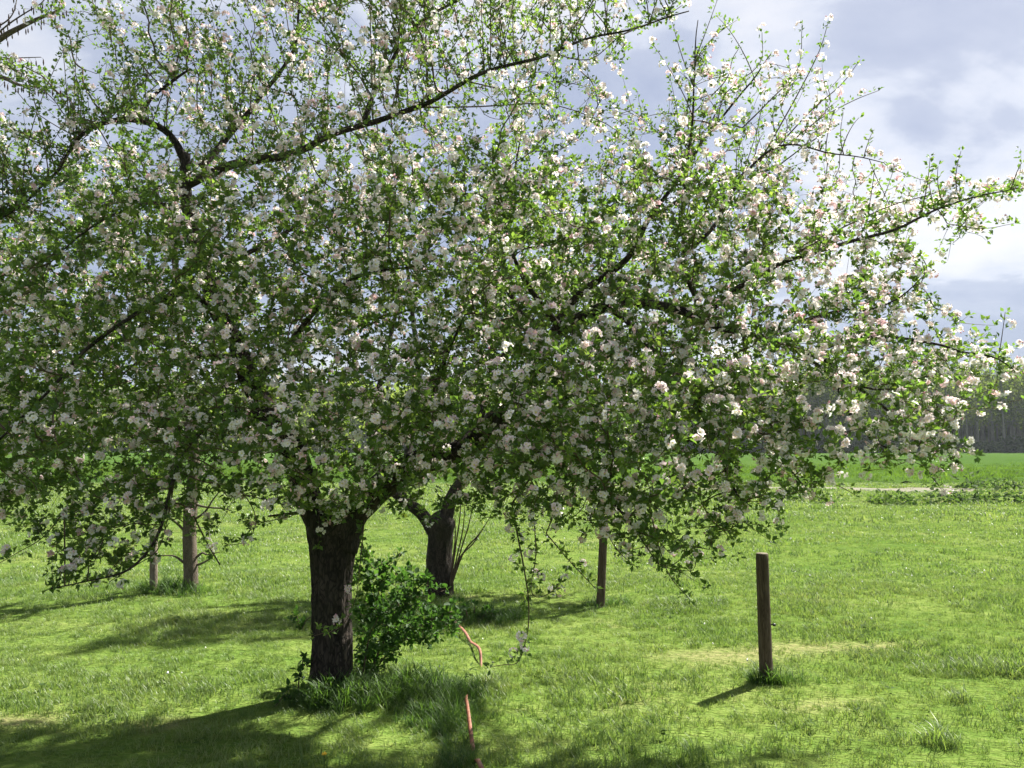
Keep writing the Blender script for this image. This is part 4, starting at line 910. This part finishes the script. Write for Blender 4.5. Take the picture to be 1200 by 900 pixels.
# ------------------------------------------------------------------ the far wood
FLEAF = leafmat('forest_leaf', [(0, (.070, .100, .026)), (.5, (.105, .140, .036)), (1, (.15, .185, .05))], (1.9, 2.0, 1.0), .58, .8, .05)
FTRUNK = barkmat('forest_bark', (.09, .09, .065), (.17, .17, .125), (.30, .29, .22), 3, .2, .1)
FBUSH = leafmat('forest_bush_leaf', [(0, (.045, .068, .024)), (1, (.085, .12, .036))], (1.6, 1.8, 1.0), .35, .8, .05)
def forest_proto(seed):
    r = np.random.default_rng(seed); H = r.uniform(15.6, 18.4)
    tk = Tubes(); ln = r.normal(0, .25, 2); tk.add(np.array([(ln[0] * f_ * f_, ln[1] * f_ * f_, H * .97 * f_ - .2 * (f_ == 0), .23 * (1 - f_ * .85)) for f_ in np.linspace(0, 1, 7)]), 6)
    nb = 22
    for k in range(nb):
        z = H * r.uniform(.28, .95); a = r.uniform(0, 2 * PI); l_ = (H - z) * .30 + r.uniform(.5, 1.1); tk.add(np.array([(0, 0, z, .05), (math.cos(a) * l_ * .6, math.sin(a) * l_ * .6, z + l_ * .6, .035), (math.cos(a) * l_, math.sin(a) * l_, z + l_ * 1.3, .015)]), 3, cap=False)
    tm = tk.mesh('trunk', FTRUNK)
    n = 620; f_ = r.uniform(.10, 1, n) ** .75; z = H * (.20 + .80 * f_); w_ = 1.9 * np.sin(np.clip((z / H - .12) / .88, 0, 1) * PI) ** .7 + .25; a = r.uniform(0, 2 * PI, n); d_ = np.sqrt(r.uniform(0, 1, n)) * w_
    o_ = np.c_[np.cos(a) * d_, np.sin(a) * d_, z]; L = r.uniform(.25, .55, n)
    V, Q, tt = diamond_arrays(o_, unit(r.normal(size=(n, 3))), unit(r.normal(size=(n, 3)) + (0, 0, .6)), L, L * .8, tint=np.clip(.5 * r.uniform(size=n) + .25 + .2 * (seed % 3 - 1), 0, 1))
    return tm, mesh('crown', V, tris=Q, mat=FLEAF, attrs={'tint': tt})
FP = [forest_proto(s) for s in range(6)]
def bush_mesh(seed):
    r = np.random.default_rng(seed); n = 420; v = unit(r.normal(size=(n, 3))) * (r.uniform(.2, 1, n) ** .4)[:, None]; v[:, 2] = np.abs(v[:, 2]); o_ = v * np.array((2.4, 1.6, 2.3)); L = r.uniform(.3, .6, n)
    V, Q, tt = leaf_arrays(o_, unit(r.normal(size=(n, 3)) + v), unit(v + r.normal(size=(n, 3)) * .5), L, L * .75, tint=r.uniform(size=n)); return mesh('forest_bush', V, quads=Q, mat=FBUSH, attrs={'tint': tt})
BM = [bush_mesh(s) for s in range(4)]
for k_ in range(250):
    row = k_ % 10; d_ = 149.5 + row * 2.6 + rng.uniform(-1.2, 1.2)
    px_ = 760 + 560 * ((k_ // 10) + rng.uniform(0, 1)) / 25.0
    x_ = (px_ - 600) / F * d_; s = rng.uniform(.90, 1.08)
    o = empty('forest_tree', (x_, d_, float(gz(x_, d_))), rng.uniform(0, 6)); o.scale = (s, s, s * rng.uniform(.96, 1.06)); tag(o, 'tall thin-trunked tree with sparse spring foliage in the far wood', 'tree', 'trees at the edge of the far wood')
    tm, cm = FP[rng.integers(0, 6)]
    for nm, me in (('trunk', tm), ('crown', cm)):
        c_ = bpy.data.objects.new(nm, me); COL.objects.link(c_); c_.parent = o
for k_ in range(60):
    px_ = 740 + 580 * (k_ + rng.uniform(0, 1)) / 60; d_ = rng.uniform(147.2, 152); x_ = (px_ - 600) / F * d_; o = obj('forest_bush', BM[k_ % 4]); s = rng.uniform(.7, 1.5); o.location = (x_, d_, float(gz(x_, d_))); o.scale = (s * 1.2, s, s); o.rotation_euler = (0, 0, rng.uniform(0, 6))
    tag(o, 'dark rounded bush at the foot of the far wood', 'bush', 'bushes along the edge of the far wood')
# the rest of the wood, behind and to the left, reads as one mass
n = 52000; d_ = rng.uniform(150, 200, n); x_ = np.where(rng.uniform(0, 1, n) < .62, rng.uniform(-170, 30, n), rng.uniform(25, 175, n)); d_ = np.where(x_ > 25, rng.uniform(176, 205, n), d_)
z = 16.2 * rng.uniform(.0, 1, n) ** .95 * (.88 + .12 * np.sin(x_ * 1.7) * np.sin(d_ * 2.1 + x_ * .6)); o_ = np.c_[x_, d_, z - .1]; L = np.where(d_ > 170, rng.uniform(1.5, 2.4, n), rng.uniform(.7, 1.3, n))
V, Q, tt = leaf_arrays(o_, unit(rng.normal(size=(n, 3))), unit(rng.normal(size=(n, 3))), L, L * .8, tint=np.clip(rng.uniform(0, .8, n), 0, 1))
tk = Tubes()
for k_ in range(700):
    d_ = rng.uniform(152, 200); a = rng.uniform(-170, 175); tk.add(np.array([(a, d_, -.3, .2), (a + rng.normal(0, .2), d_, 8, .14), (a + rng.normal(0, .4), d_, 14, .05)]), 4, cap=False)
WOODM = mesh('wood_mass', np.concatenate([V, np.concatenate(tk.V)]), quads=np.concatenate([Q, np.concatenate(tk.Q) + len(V)]), mat=[FLEAF, FTRUNK], attrs={'tint': np.r_[tt, np.zeros(tk.n)]})
WOODM.polygons.foreach_set('material_index', np.r_[np.zeros(len(Q)), np.ones(len(WOODM.polygons) - len(Q))].astype(np.int32))
obj('wood_mass', WOODM, kind='stuff', label='inner mass of the far wood across the field')

# ------------------------------------------------------------------ thin spring haze over the fields
m, t, out = newmat('haze_air'); pv = t.add('ShaderNodeVolumePrincipled'); pv.inputs['Color'].default_value = (.80, .88, 1.0, 1); pv.inputs['Density'].default_value = .00022; pv.inputs['Anisotropy'].default_value = .2
t.link(pv.outputs[0], out.inputs['Volume'])
hx, hy0, hy1, hz0, hz1 = 2700, -32, 1520, -1.4, 24
V = [(x_, y_, z_) for z_ in (hz0, hz1) for y_ in (hy0, hy1) for x_ in (-hx, hx)]
obj('haze', mesh('haze', V, quads=[(0, 2, 3, 1), (4, 5, 7, 6), (0, 1, 5, 4), (2, 6, 7, 3), (0, 4, 6, 2), (1, 3, 7, 5)], mat=m), kind='stuff', label='thin bluish spring haze over the fields')
